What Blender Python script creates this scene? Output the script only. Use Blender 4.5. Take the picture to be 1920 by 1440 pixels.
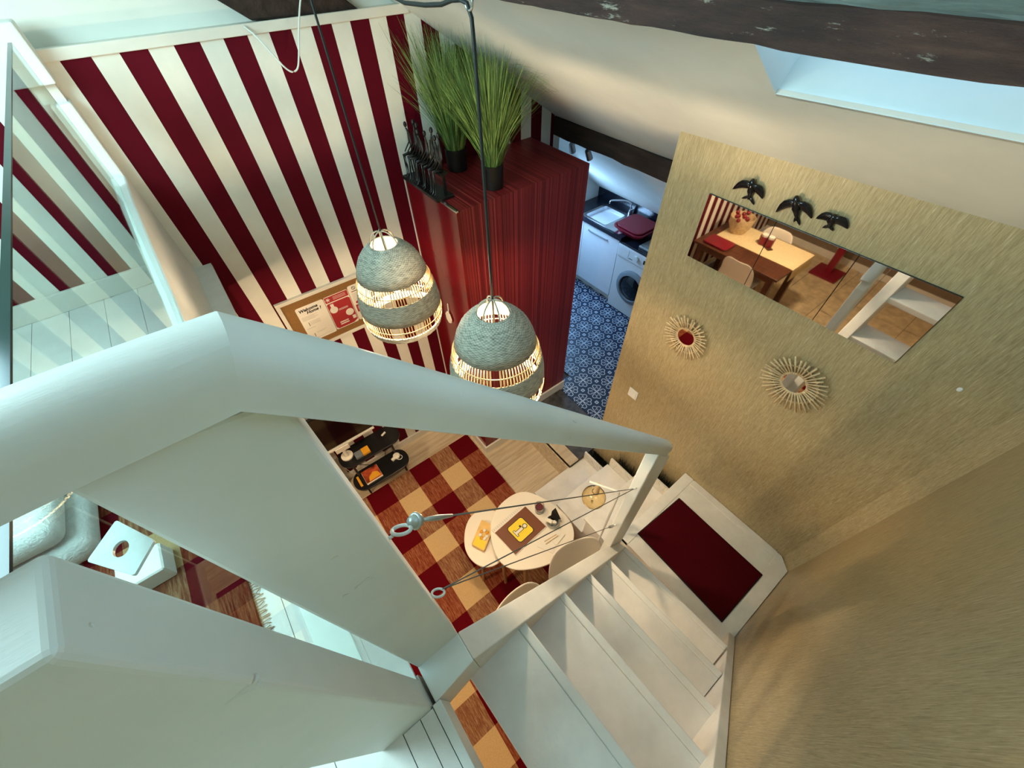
import bpy, bmesh, math, random
from mathutils import Vector, Matrix
random.seed(7)
scene = bpy.context.scene
for o in list(bpy.data.objects): bpy.data.objects.remove(o)
COL = scene.collection
PI = math.pi

# ------------------------------------------------------------------ camera
EYE = Vector((0, 0, 3.49))
PITCH, ROLL, YAW = 0.873026, -0.027253, 0.634348
fw = Vector((math.cos(PITCH)*math.sin(YAW), math.cos(PITCH)*math.cos(YAW), -math.sin(PITCH)))
rt = Vector((math.cos(YAW), -math.sin(YAW), 0)); up = rt.cross(fw)
r2 = rt*math.cos(ROLL) + up*math.sin(ROLL); u2 = -rt*math.sin(ROLL) + up*math.cos(ROLL)
cam = bpy.data.cameras.new('camera'); camo = bpy.data.objects.new('camera', cam); COL.objects.link(camo)
camo.matrix_world = Matrix(((r2.x, u2.x, -fw.x, EYE.x), (r2.y, u2.y, -fw.y, EYE.y), (r2.z, u2.z, -fw.z, EYE.z), (0, 0, 0, 1)))
cam.sensor_width = 36; cam.lens = 36*749.87/1920; cam.clip_start = 0.02; cam.clip_end = 60
scene.camera = camo

# ------------------------------------------------------------------ world, daylight, exposure
w = bpy.data.worlds.new('sky'); scene.world = w; w.use_nodes = True
bg = w.node_tree.nodes['Background']; bg.inputs[0].default_value = (0.36, 0.62, 0.95, 1); bg.inputs[1].default_value = 3.0
vs = scene.view_settings
vs.view_transform = 'Standard'; vs.look = 'None'; vs.gamma = 1; vs.exposure = 0.02
try: vs.use_curve_mapping = False
except Exception: pass

def area(name, loc, target, sx, sy, power, col):
    l = bpy.data.lights.new(name, 'AREA'); l.shape = 'RECTANGLE'; l.size = sx; l.size_y = sy; l.energy = power; l.color = col
    o = bpy.data.objects.new(name, l); COL.objects.link(o); o.location = loc
    o.rotation_euler = (Vector(target) - Vector(loc)).to_track_quat('-Z', 'Y').to_euler()
    return o
def point(name, loc, power, col, rad=0.03):
    l = bpy.data.lights.new(name, 'POINT'); l.energy = power; l.color = col; l.shadow_soft_size = rad
    o = bpy.data.objects.new(name, l); COL.objects.link(o); o.location = loc; return o
SKYB = (0.30, 0.63, 1.0); DAY = (0.62, 0.95, 0.98); WARM = (1.0, 0.74, 0.46)
# the visible skylight, two roof windows added as cool fill, and the kitchen window
area('skylight_daylight', (1.29, 0.31, 3.53), (1.11, 0.31, 3.235), 0.46, 0.26, 1.0, SKYB)
area('loft_daylight_fill', (-0.95, 1.10, 3.655), (0.25, 1.2, 2.4), 1.3, 0.62, 44, DAY)  # unseen window over the loft, added for daylight on striped wall and rails
area('stair_cool_fill', (0.41, -0.14, 3.675), (0.08, -0.14, 3.15), 0.38, 0.36, 0.9, (0.50, 0.82, 1.0))  # unseen window above the stairs, added as cool fill on rails and treads
area('kitchen_window_daylight', (2.95, 3.26, 1.5), (2.85, 2.0, 0.6), 0.5, 0.5, 32, (0.34, 0.62, 1.0))
# ceiling lamp of the dining corner below the loft
point('dining_ceiling_light', (-1.4, 1.35, 2.02), 62, WARM, 0.08)

# ------------------------------------------------------------------ materials
def nn(nt, t, **kw):
    n = nt.nodes.new(t)
    for k, v in kw.items(): setattr(n, k, v)
    return n
def ramp(nt, fac, stops, interp='LINEAR'):
    r = nn(nt, 'ShaderNodeValToRGB'); r.color_ramp.interpolation = interp
    e = r.color_ramp.elements
    while len(e) < len(stops): e.new(0.5)
    for i, (p, c) in enumerate(stops): e[i].position = p; e[i].color = (c[0], c[1], c[2], 1)
    nt.links.new(fac, r.inputs[0]); return r.outputs[0]
def math_(nt, op, a, b=None, c=None, clamp=False):
    n = nn(nt, 'ShaderNodeMath', operation=op); n.use_clamp = clamp
    for i, v in enumerate((a, b, c)):
        if v is None: continue
        if isinstance(v, (int, float)): n.inputs[i].default_value = v
        else: nt.links.new(v, n.inputs[i])
    return n.outputs[0]
def pos(nt, scale=(1, 1, 1)):
    g = nn(nt, 'ShaderNodeNewGeometry'); m = nn(nt, 'ShaderNodeMapping'); m.inputs['Scale'].default_value = scale
    nt.links.new(g.outputs['Position'], m.inputs['Vector']); return m.outputs[0]
def noise(nt, vec, scale=5, detail=4, rough=0.6):
    n = nn(nt, 'ShaderNodeTexNoise'); n.inputs['Scale'].default_value = scale; n.inputs['Detail'].default_value = detail
    n.inputs['Roughness'].default_value = rough
    nt.links.new(vec, n.inputs['Vector']); return n.outputs['Fac']
def mixc(nt, fac, a, b):
    n = nn(nt, 'ShaderNodeMix', data_type='RGBA')
    for i, v in ((0, fac), (6, a), (7, b)):
        if isinstance(v, (int, float)): n.inputs[i].default_value = v
        elif isinstance(v, tuple): n.inputs[i].default_value = (v[0], v[1], v[2], 1)
        else: nt.links.new(v, n.inputs[i])
    return n.outputs[2]
def base_mat(name):
    m = bpy.data.materials.new(name); m.use_nodes = True; nt = m.node_tree
    return m, nt, nt.nodes['Principled BSDF']
def bump(nt, b, h, strength, dist=0.005):
    n = nn(nt, 'ShaderNodeBump'); n.inputs['Strength'].default_value = strength; n.inputs['Distance'].default_value = dist
    nt.links.new(h, n.inputs['Height']); nt.links.new(n.outputs[0], b.inputs['Normal'])
def M(name, c, rough=0.5, metal=0.0, var=0.08, vs_=(6, 6, 6), bmp=0.0, bs=(60, 60, 60), spec=0.5, coat=0.0, trans=0.0, ior=1.45, emis=0.0, ecol=None, alpha=1.0):
    m, nt, b = base_mat(name)
    b.inputs['Roughness'].default_value = rough; b.inputs['Metallic'].default_value = metal
    b.inputs['Specular IOR Level'].default_value = spec; b.inputs['Coat Weight'].default_value = coat
    b.inputs['Transmission Weight'].default_value = trans; b.inputs['IOR'].default_value = ior
    if emis: b.inputs['Emission Strength'].default_value = emis; b.inputs['Emission Color'].default_value = (*(ecol or c), 1)
    if var:
        f = noise(nt, pos(nt, vs_), 1.0)
        lo = tuple(max(0, x*(1-var*1.6)) for x in c); hi = tuple(min(1, x*(1+var*1.6)) for x in c)
        nt.links.new(ramp(nt, f, [(0.25, lo), (0.75, hi)]), b.inputs['Base Color'])
    else: b.inputs['Base Color'].default_value = (*c, 1)
    if bmp: bump(nt, b, noise(nt, pos(nt, bs), 1.0), bmp)
    return m
MT = {}
MT['paint'] = M('painted_wood_white', (0.74, 0.76, 0.74), 0.42, var=0.04, vs_=(5, 5, 5), bmp=0.10, bs=(14, 90, 90))
def chips(m):
    nt = m.node_tree; b = nt.nodes['Principled BSDF']
    old = b.inputs['Normal'].links[0].from_socket
    f = noise(nt, pos(nt, (16, 26, 26)), 1.0, 3, 0.6)
    k = ramp(nt, f, [(0.685, (0, 0, 0)), (0.73, (1, 1, 1))])
    n = nn(nt, 'ShaderNodeBump'); n.invert = True; n.inputs['Strength'].default_value = 0.55; n.inputs['Distance'].default_value = 0.004
    nt.links.new(k, n.inputs['Height']); nt.links.new(old, n.inputs['Normal']); nt.links.new(n.outputs[0], b.inputs['Normal'])
chips(MT['paint'])
MT['paint2'] = M('painted_stair_white', (0.76, 0.75, 0.72), 0.45, var=0.07, vs_=(7, 7, 7), bmp=0.10, bs=(90, 90, 90))
MT['plaster'] = M('plaster_white', (0.74, 0.75, 0.70), 0.9, var=0.05, vs_=(2.5, 2.5, 2.5), bmp=0.25, bs=(9, 9, 9), spec=0.2)
MT['white'] = M('white_lacquer', (0.80, 0.80, 0.78), 0.3, var=0.02)
MT['cream'] = M('cream_plastic', (0.80, 0.74, 0.64), 0.35, var=0.02)
MT['base'] = M('baseboard_white', (0.72, 0.69, 0.62), 0.5, var=0.04)
MT['black'] = M('black_lacquer', (0.008, 0.008, 0.009), 0.3, var=0)
MT['blackglaze'] = M('black_ceramic_glaze', (0.004, 0.005, 0.008), 0.14, var=0, coat=0.15)
MT['darkpot'] = M('black_pot_plastic', (0.007, 0.007, 0.007), 0.4, var=0)
MT['chrome'] = M('chrome', (0.75, 0.76, 0.78), 0.18, metal=1, var=0)
MT['steel'] = M('brushed_steel', (0.42, 0.44, 0.46), 0.3, metal=1, var=0.05)
MT['galv'] = M('galvanised_bracket', (0.40, 0.43, 0.42), 0.45, metal=0.7, var=0.1, vs_=(25, 25, 25))
MT['wire'] = M('steel_cable', (0.16, 0.15, 0.14), 0.45, metal=0.6, var=0)
MT['eye'] = M('eye_bolt_paint', (0.60, 0.63, 0.62), 0.4, var=0.1, vs_=(60, 60, 60))
MT['redgloss'] = M('red_gloss_panel', (0.16, 0.006, 0.010), 0.12, var=0.03)
MT['redmat'] = M('dark_red_doormat', (0.055, 0.001, 0.004), 0.95, var=0.25, vs_=(300, 300, 300), bmp=0.5, bs=(400, 400, 400), spec=0.1)
MT['matedge'] = M('doormat_black_edge', (0.01, 0.008, 0.008), 0.9, var=0)
MT['redplastic'] = M('red_plastic', (0.20, 0.006, 0.02), 0.3, var=0.04)
MT['wood'] = M('oak_leg', (0.33, 0.17, 0.075), 0.5, var=0.2, vs_=(30, 30, 6))
MT['beam'] = M('dark_timber', (0.030, 0.016, 0.012), 0.75, var=0.45, vs_=(30, 4, 30), bmp=0.9, bs=(45, 8, 45))
MT['rod'] = M('rattan', (0.62, 0.47, 0.28), 0.55, var=0.2, vs_=(40, 40, 40))
MT['bamboo'] = M('bamboo_stick', (0.62, 0.46, 0.25), 0.5, var=0.15, vs_=(50, 50, 20))
MT['rope'] = M('seagrass_rope', (0.36, 0.33, 0.27), 0.8, var=0.2, vs_=(80, 80, 80))
MT['cord'] = M('black_cable', (0.010, 0.014, 0.014), 0.5, var=0)
MT['wcord'] = M('white_cable', (0.72, 0.74, 0.70), 0.5, var=0)
MT['mirror'] = M('mirror_silver', (0.92, 0.92, 0.92), 0.02, metal=1, var=0)
MT['cork'] = M('cork', (0.24, 0.12, 0.035), 0.9, var=0.3, vs_=(220, 220, 220))
MT['paper'] = M('paper', (0.78, 0.74, 0.66), 0.8, var=0.02)
MT['postred'] = M('print_red', (0.36, 0.022, 0.028), 0.6, var=0)
MT['ink'] = M('print_black', (0.012, 0.012, 0.012), 0.7, var=0)
MT['grey'] = M('print_grey', (0.42, 0.41, 0.38), 0.7, var=0)
MT['yellow'] = M('print_yellow', (0.82, 0.62, 0.02), 0.5, var=0)
MT['brown'] = M('binder_brown', (0.15, 0.040, 0.008), 0.5, var=0.03)
MT['knit'] = M('white_knit', (0.62, 0.64, 0.63), 0.95, var=0.08, vs_=(60, 60, 60), bmp=1.0, bs=(150, 150, 150))
MT['slate'] = M('slate', (0.060, 0.058, 0.058), 0.6, var=0.5, vs_=(16, 16, 16), bmp=0.5, bs=(40, 40, 40))
MT['granite'] = M('black_worktop', (0.010, 0.012, 0.020), 0.22, var=0.3, vs_=(120, 120, 120))
MT['cabinet'] = M('white_cabinet_front', (0.62, 0.64, 0.68), 0.35, var=0.02)
MT['appliance'] = M('washing_machine_white', (0.60, 0.62, 0.64), 0.3, var=0.02)
MT['darkglass'] = M('dark_glass', (0.006, 0.008, 0.012), 0.06, var=0)
MT['greyplastic'] = M('grey_plastic', (0.16, 0.19, 0.22), 0.4, var=0)
MT['soil'] = M('dark_soil', (0.012, 0.010, 0.008), 0.95, var=0.3, vs_=(80, 80, 80))
MT['walnut'] = M('walnut_table', (0.085, 0.028, 0.014), 0.35, var=0.3, vs_=(6, 60, 30))
MT['runner'] = M('yellow_runner', (0.72, 0.58, 0.34), 0.9, var=0.06, vs_=(40, 40, 40))
MT['brownwall'] = M('dining_wall_brown', (0.20, 0.145, 0.10), 0.9, var=0.06)
MT['dtile'] = M('beige_tile', (0.60, 0.48, 0.30), 0.35, var=0.22, vs_=(9, 9, 9))
MT['orange'] = M('orange_card', (0.72, 0.33, 0.02), 0.5, var=0.05)
MT['dvd'] = M('cover_print', (0.30, 0.05, 0.02), 0.3, var=0.9, vs_=(14, 14, 14))
MT['amberbook'] = M('amber_packet', (0.72, 0.46, 0.14), 0.45, var=0.1, vs_=(20, 20, 20))
MT['grout'] = M('grout', (0.10, 0.09, 0.08), 0.9, var=0.1)
MT['subfloor'] = M('subfloor', (0.12, 0.08, 0.05), 0.9, var=0.1)

def mat_stripes():
    m, nt, b = base_mat('striped_wall_paint'); b.inputs['Roughness'].default_value = 0.75; b.inputs['Specular IOR Level'].default_value = 0.12
    g = nn(nt, 'ShaderNodeNewGeometry'); s = nn(nt, 'ShaderNodeSeparateXYZ'); nt.links.new(g.outputs['Position'], s.inputs[0])
    f = math_(nt, 'FRACT', math_(nt, 'DIVIDE', math_(nt, 'ADD', s.outputs[0], 0.187+1.812*2), 0.1812))
    k = math_(nt, 'LESS_THAN', f, 0.515)
    z = math_(nt, 'LESS_THAN', s.outputs[2], 3.168)
    k = math_(nt, 'MULTIPLY', k, z)
    n1 = noise(nt, pos(nt, (6, 6, 6)), 1.0)
    wh = ramp(nt, n1, [(0.3, (0.70, 0.69, 0.62)), (0.7, (0.78, 0.77, 0.70))])
    rd = ramp(nt, n1, [(0.3, (0.082, 0.0008, 0.007)), (0.7, (0.096, 0.001, 0.009))])
    nt.links.new(mixc(nt, k, wh, rd), b.inputs['Base Color'])
    bump(nt, b, noise(nt, pos(nt, (25, 25, 25)), 1.0), 0.15); return m
MT['stripes'] = mat_stripes()
def mat_gold():
    m, nt, b = base_mat('gold_grass_wallpaper'); b.inputs['Roughness'].default_value = 0.42; b.inputs['Specular IOR Level'].default_value = 0.45
    b.inputs['Metallic'].default_value = 0.12
    f = noise(nt, pos(nt, (300, 300, 12)), 1.0, 5, 0.7); f2 = noise(nt, pos(nt, (560, 560, 44)), 1.0, 2)
    mx = math_(nt, 'ADD', math_(nt, 'MULTIPLY', f, 0.6), math_(nt, 'MULTIPLY', f2, 0.4))
    nt.links.new(ramp(nt, mx, [(0.30, (0.23, 0.17, 0.085)), (0.48, (0.41, 0.325, 0.18)), (0.60, (0.51, 0.42, 0.25)), (0.72, (0.78, 0.70, 0.50))]), b.inputs['Base Color'])
    bump(nt, b, mx, 0.35, 0.002); return m
MT['gold'] = mat_gold()
def mat_redstripe():
    m, nt, b = base_mat('wardrobe_red_striped_paper'); b.inputs['Roughness'].default_value = 0.45
    f = noise(nt, pos(nt, (34, 0.0, 0.0)), 1.0, 2.5, 0.75)
    nt.links.new(ramp(nt, f, [(0.0, (0.085, 0.001, 0.003)), (0.38, (0.30, 0.024, 0.026)), (0.42, (0.12, 0.002, 0.005)), (0.455, (0.20, 0.008, 0.011)), (0.485, (0.085, 0.001, 0.003)), (0.51, (0.36, 0.045, 0.045)), (0.535, (0.15, 0.004, 0.007)), (0.57, (0.28, 0.020, 0.022)), (0.61, (0.10, 0.002, 0.004))], 'CONSTANT'), b.inputs['Base Color'])
    return m
MT['redstripe'] = mat_redstripe()
def mat_oak():
    m, nt, b = base_mat('light_oak_floor'); b.inputs['Roughness'].default_value = 0.4
    oi = nn(nt, 'ShaderNodeObjectInfo')
    f = noise(nt, pos(nt, (3.0, 34, 34)), 1.0, 6, 0.65)
    f = math_(nt, 'ADD', f, math_(nt, 'MULTIPLY', math_(nt, 'SUBTRACT', oi.outputs['Random'], 0.5), 0.14))
    nt.links.new(ramp(nt, f, [(0.3, (0.42, 0.33, 0.22)), (0.5, (0.58, 0.48, 0.34)), (0.7, (0.68, 0.58, 0.43))]), b.inputs['Base Color'])
    return m
MT['oak'] = mat_oak()
def mat_rug(name, px, py, ox, oy, k=1.0):
    # woven gingham: bands along both directions mix dark red and sand
    m, nt, b = base_mat(name); b.inputs['Roughness'].default_value = 0.97; b.inputs['Specular IOR Level'].default_value = 0.08
    g = nn(nt, 'ShaderNodeNewGeometry'); s = nn(nt, 'ShaderNodeSeparateXYZ'); nt.links.new(g.outputs['Position'], s.inputs[0])
    fx = math_(nt, 'FRACT', math_(nt, 'DIVIDE', math_(nt, 'ADD', s.outputs[0], ox+px*20), px*2))
    fy = math_(nt, 'FRACT', math_(nt, 'DIVIDE', math_(nt, 'ADD', s.outputs[1], oy+py*20), py*2))
    kx = math_(nt, 'LESS_THAN', fx, 0.5); ky = math_(nt, 'LESS_THAN', fy, 0.5)
    both = math_(nt, 'MULTIPLY', kx, ky); one = math_(nt, 'SUBTRACT', math_(nt, 'ADD', kx, ky), math_(nt, 'MULTIPLY', both, 2))
    n1 = noise(nt, pos(nt, (190, 16, 50)), 1.0, 4, 0.75); n2 = noise(nt, pos(nt, (200, 200, 50)), 1.0, 3)
    sand = ramp(nt, n2, [(0.3, (0.56*k, 0.37*k, 0.18*k)), (0.7, (0.68*k, 0.48*k, 0.25*k))])
    red = ramp(nt, n2, [(0.3, (0.085*k, 0.001, 0.004)), (0.7, (0.12*k, 0.002, 0.006))])
    m1 = ramp(nt, n1, [(0.36, (0.14*k, 0.016*k, 0.009*k)), (0.5, (0.24*k, 0.060*k, 0.028*k)), (0.64, (0.36*k, 0.15*k, 0.07*k))])
    m2 = ramp(nt, n1, [(0.36, (0.17*k, 0.050*k, 0.026*k)), (0.5, (0.26*k, 0.115*k, 0.058*k)), (0.64, (0.42*k, 0.26*k, 0.14*k))])
    mid = mixc(nt, kx, m2, m1)
    c = mixc(nt, one, mixc(nt, both, sand, red), mid)
    nt.links.new(c, b.inputs['Base Color']); bump(nt, b, n2, 0.5, 0.002); return m
MT['rug'] = mat_rug('gingham_rug_weave', 0.2225, 0.2255, -0.955+0.2225, -2.112+0.2255)
MT['rug2'] = mat_rug('loft_rug_weave', 0.13, 0.15, 0.41+0.13, -0.67, 0.55)
def mat_ktile():
    m, nt, b = base_mat('blue_cement_tile'); b.inputs['Roughness'].default_value = 0.35
    g = nn(nt, 'ShaderNodeNewGeometry'); s = nn(nt, 'ShaderNodeSeparateXYZ'); nt.links.new(g.outputs['Position'], s.inputs[0])
    def loc(o, off): return math_(nt, 'SUBTRACT', math_(nt, 'FRACT', math_(nt, 'ADD', math_(nt, 'DIVIDE', math_(nt, 'SUBTRACT', o, off), 0.197), 20.5)), 0.5)
    u = loc(s.outputs[0], 2.602); v = loc(s.outputs[1], 2.135)
    a = math_(nt, 'ABSOLUTE', math_(nt, 'MULTIPLY', math_(nt, 'ADD', u, v), 0.7071)); c = math_(nt, 'ABSOLUTE', math_(nt, 'MULTIPLY', math_(nt, 'SUBTRACT', u, v), 0.7071))
    S = math_(nt, 'MAXIMUM', a, c); T = math_(nt, 'MINIMUM', a, c)
    def circ(cs, ct, r, wd):
        d = math_(nt, 'SQRT', math_(nt, 'ADD', math_(nt, 'POWER', math_(nt, 'SUBTRACT', S, cs), 2), math_(nt, 'POWER', math_(nt, 'SUBTRACT', T, ct), 2)))
        return d, math_(nt, 'LESS_THAN', math_(nt, 'ABSOLUTE', math_(nt, 'SUBTRACT', d, r)), wd)
    # heart: two lobes and straight flanks
    dl, lobe = circ(0.335, 0.105, 0.105, 0.020)
    lobe = math_(nt, 'MULTIPLY', lobe, math_(nt, 'GREATER_THAN', math_(nt, 'ADD', S, math_(nt, 'MULTIPLY', T, 0.9)), 0.385))
    fl = math_(nt, 'LESS_THAN', math_(nt, 'ABSOLUTE', math_(nt, 'SUBTRACT', T, math_(nt, 'MULTIPLY', S, 0.70))), 0.024)
    fl = math_(nt, 'MULTIPLY', fl, math_(nt, 'LESS_THAN', S, 0.30))
    d2, fill = circ(0.30, 0.0, 0.0, 0.038); d3, fill2 = circ(0.23, 0.055, 0.0, 0.026)
    d4, ring = circ(0.7071, 0.0, 0.125, 0.016); d5, dot = circ(0.635, 0.0, 0.0, 0.042)
    d6, dot2 = circ(0.655, 0.052, 0.0, 0.022)
    k = lobe
    for q in (fl, fill, fill2, dot, dot2): k = math_(nt, 'MAXIMUM', k, q)
    col = mixc(nt, k, (0.012, 0.024, 0.060), (0.46, 0.52, 0.60))
    nt.links.new(col, b.inputs['Base Color']); return m
MT['ktile'] = mat_ktile()
def mat_weave():
    m, nt, b = base_mat('grey_seagrass_weave'); b.inputs['Roughness'].default_value = 0.8
    tc = nn(nt, 'ShaderNodeTexCoord'); s = nn(nt, 'ShaderNodeSeparateXYZ'); nt.links.new(tc.outputs['Object'], s.inputs[0])
    an = math_(nt, 'ARCTAN2', s.outputs[1], s.outputs[0])
    row = math_(nt, 'MULTIPLY', s.outputs[2], 250.0)
    par = math_(nt, 'MULTIPLY', math_(nt, 'MODULO', math_(nt, 'FLOOR', row), 2.0), PI)
    x = math_(nt, 'SINE', math_(nt, 'ADD', math_(nt, 'MULTIPLY', an, 46.0), par))
    z = math_(nt, 'ABSOLUTE', math_(nt, 'SINE', math_(nt, 'MULTIPLY', row, PI)))
    f = noise(nt, pos(nt, (45, 45, 170)), 1.0, 4)
    h = math_(nt, 'ADD', math_(nt, 'ADD', math_(nt, 'MULTIPLY', x, 0.11), math_(nt, 'MULTIPLY', z, 0.16)), math_(nt, 'MULTIPLY', f, 0.92))
    nt.links.new(ramp(nt, h, [(0.25, (0.10, 0.105, 0.09)), (0.52, (0.33, 0.325, 0.275)), (0.85, (0.62, 0.60, 0.52))]), b.inputs['Base Color'])
    bump(nt, b, h, 0.6, 0.004); return m
MT['weave'] = mat_weave()
def mat_grass(name, c1, c2):
    m, nt, b = base_mat(name); b.inputs['Roughness'].default_value = 0.5
    f = noise(nt, pos(nt, (30, 30, 4)), 1.0, 2)
    nt.links.new(ramp(nt, f, [(0.35, c1), (0.65, c2)]), b.inputs['Base Color']); return m
MT['grass'] = mat_grass('green_grass_blade', (0.055, 0.115, 0.022), (0.22, 0.34, 0.09))
MT['dgrass'] = mat_grass('dark_grass_blade', (0.006, 0.010, 0.005), (0.022, 0.030, 0.014))
def mat_beam():
    m, nt, b = base_mat('old_painted_beam'); b.inputs['Roughness'].default_value = 0.75
    f = noise(nt, pos(nt, (22, 3.5, 30)), 1.0, 8, 0.7); f2 = noise(nt, pos(nt, (40, 9, 60)), 1.0, 6, 0.75)
    c1 = ramp(nt, f, [(0.35, (0.022, 0.011, 0.010)), (0.55, (0.060, 0.026, 0.020)), (0.7, (0.105, 0.050, 0.034))])
    k = ramp(nt, f2, [(0.60, (0, 0, 0)), (0.66, (1, 1, 1))])
    nt.links.new(mixc(nt, k, c1, (0.34, 0.31, 0.25)), b.inputs['Base Color']); bump(nt, b, f2, 0.8, 0.01); return m
MT['oldbeam'] = mat_beam()
MT['beamtop'] = M('grey_painted_beam_top', (0.13, 0.155, 0.145), 0.7, var=0.35, vs_=(40, 8, 40), bmp=0.7, bs=(40, 10, 40))
def mat_glass(name, c, rough=0.0, ior=1.45):
    m, nt, b = base_mat(name); nt.nodes.remove(b)
    g = nn(nt, 'ShaderNodeBsdfGlass'); g.inputs['Color'].default_value = (*c, 1); g.inputs['IOR'].default_value = ior; g.inputs['Roughness'].default_value = rough
    nt.links.new(g.outputs[0], nt.nodes['Material Output'].inputs[0]); return m
MT['pane'] = mat_glass('clear_glass', (0.90, 0.96, 0.94))
MT['paneedge'] = M('green_glass_edge', (0.004, 0.028, 0.026), 0.15, var=0.1)
MT['amber'] = mat_glass('amber_glass', (1.0, 0.94, 0.80))
MT['tumbler'] = mat_glass('tumbler_glass', (0.97, 0.97, 0.96))
MT['candle'] = M('dark_red_candle', (0.10, 0.012, 0.018), 0.4, var=0.05)
MT['wax'] = M('white_wax', (0.8, 0.76, 0.66), 0.5, var=0)
MT['bulb'] = M('lit_bulb', (1, 0.8, 0.5), 0.2, var=0, emis=28, ecol=(1.0, 0.72, 0.36))
MT['lampglow'] = M('lit_diffuser', (1, 0.85, 0.65), 0.4, var=0, emis=6, ecol=(1.0, 0.74, 0.42))
MT['screen'] = M('tv_screen', (0.004, 0.003, 0.004), 0.08, var=0)

# ------------------------------------------------------------------ mesh helpers
ORG = {}
class MB:
    def __init__(s): s.v = []; s.f = []
    def add(s, vs_, fs):
        n = len(s.v); s.v += [Vector(p) for p in vs_]; s.f += [tuple(i+n for i in f) for f in fs]; return s
    def box(s, a, b, rz=0.0, piv=None):
        x0, y0, z0 = a; x1, y1, z1 = b
        p = [Vector(q) for q in ((x0, y0, z0), (x1, y0, z0), (x1, y1, z0), (x0, y1, z0), (x0, y0, z1), (x1, y0, z1), (x1, y1, z1), (x0, y1, z1))]
        if rz:
            c = Vector(piv) if piv else (Vector(a)+Vector(b))/2
            R = Matrix.Rotation(rz, 3, 'Z'); p = [R @ (q-c) + c for q in p]
        return s.add(p, [(0, 3, 2, 1), (4, 5, 6, 7), (0, 1, 5, 4), (1, 2, 6, 5), (2, 3, 7, 6), (3, 0, 4, 7)])
    def hexa(s, p):   # 8 corners: bottom loop then top loop
        return s.add(p, [(0, 3, 2, 1), (4, 5, 6, 7), (0, 1, 5, 4), (1, 2, 6, 5), (2, 3, 7, 6), (3, 0, 4, 7)])
    def prism(s, poly, fn, a, b):   # poly 2d, fn(u,v,w)->3d
        n = len(poly)
        p = [fn(u, v, a) for u, v in poly] + [fn(u, v, b) for u, v in poly]
        fs = [tuple(range(n))[::-1], tuple(range(n, 2*n))] + [(i, (i+1) % n, (i+1) % n+n, i+n) for i in range(n)]
        return s.add(p, fs)
    def loft(s, secs, cap=True, closed=True):
        n = len(secs[0]); base = len(s.v)
        for sec in secs: s.v += [Vector(p) for p in sec]
        for k in range(len(secs)-1):
            for i in range(n if closed else n-1):
                j = (i+1) % n
                s.f.append((base+k*n+i, base+k*n+j, base+(k+1)*n+j, base+(k+1)*n+i))
        if cap:
            s.f.append(tuple(base+i for i in range(n))[::-1]); s.f.append(tuple(base+(len(secs)-1)*n+i for i in range(n)))
        return s
    def tube(s, pts, r, n=8, cap=True, flat=None):
        pts = [Vector(p) for p in pts]; secs = []; ref = None
        for i, p in enumerate(pts):
            t = (pts[min(i+1, len(pts)-1)] - pts[max(i-1, 0)])
            t = t.normalized() if t.length > 1e-9 else Vector((0, 0, 1))
            if ref is None: ref = Vector((0, 0, 1)) if abs(t.z) < 0.9 else Vector((1, 0, 0))
            a = t.cross(ref)
            a = a.normalized() if a.length > 1e-6 else t.orthogonal().normalized()
            b = t.cross(a).normalized(); ref = -b if False else ref
            rr = r[i] if isinstance(r, (list, tuple)) else r
            secs.append([p + a*math.cos(2*PI*k/n)*rr + b*math.sin(2*PI*k/n)*rr for k in range(n)])
        return s.loft(secs, cap)
    def ell(s, pts, wv, tv, n=10):   # elliptical loft: per-station width and thickness vectors
        secs = []
        for p, a, b in zip(pts, wv, tv):
            p = Vector(p); a = Vector(a); b = Vector(b)
            secs.append([p + a*math.cos(2*PI*k/n) + b*math.sin(2*PI*k/n) for k in range(n)])
        return s.loft(secs)
    def lathe(s, prof, c, n=32, cap0=False, cap1=False):
        c = Vector(c)
        secs = [[c + Vector((r*math.cos(2*PI*k/n), r*math.sin(2*PI*k/n), z)) for k in range(n)] for r, z in prof]
        base = len(s.v); s.loft(secs, False)
        if cap0: s.f.append(tuple(base+i for i in range(n))[::-1])
        if cap1: s.f.append(tuple(base+(len(prof)-1)*n+i for i in range(n)))
        return s
    def sphere(s, c, r, n=14, m=8, sc=(1, 1, 1)):
        c = Vector(c)
        prof = [(math.sin(PI*i/m), -math.cos(PI*i/m)) for i in range(m+1)]
        prof[0] = (0.02, -1); prof[-1] = (0.02, 1)
        secs = [[c + Vector((q*math.cos(2*PI*k/n)*r*sc[0], q*math.sin(2*PI*k/n)*r*sc[1], z*r*sc[2])) for k in range(n)] for q, z in prof]
        return s.loft(secs)
    def torus(s, c, R, r, ax=(0, 0, 1), n=20, m=8, sc=None):
        c = Vector(c); ax = Vector(ax).normalized(); a = ax.orthogonal().normalized(); b = ax.cross(a)
        base = len(s.v)
        for i in range(n):
            d = a*math.cos(2*PI*i/n) + b*math.sin(2*PI*i/n)
            for k in range(m): s.v.append(c + d*(R + r*math.cos(2*PI*k/m)) + ax*r*math.sin(2*PI*k/m))
        for i in range(n):
            for k in range(m):
                j = (i+1) % n; l = (k+1) % m
                s.f.append((base+i*m+k, base+j*m+k, base+j*m+l, base+i*m+l))
        return s
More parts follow.
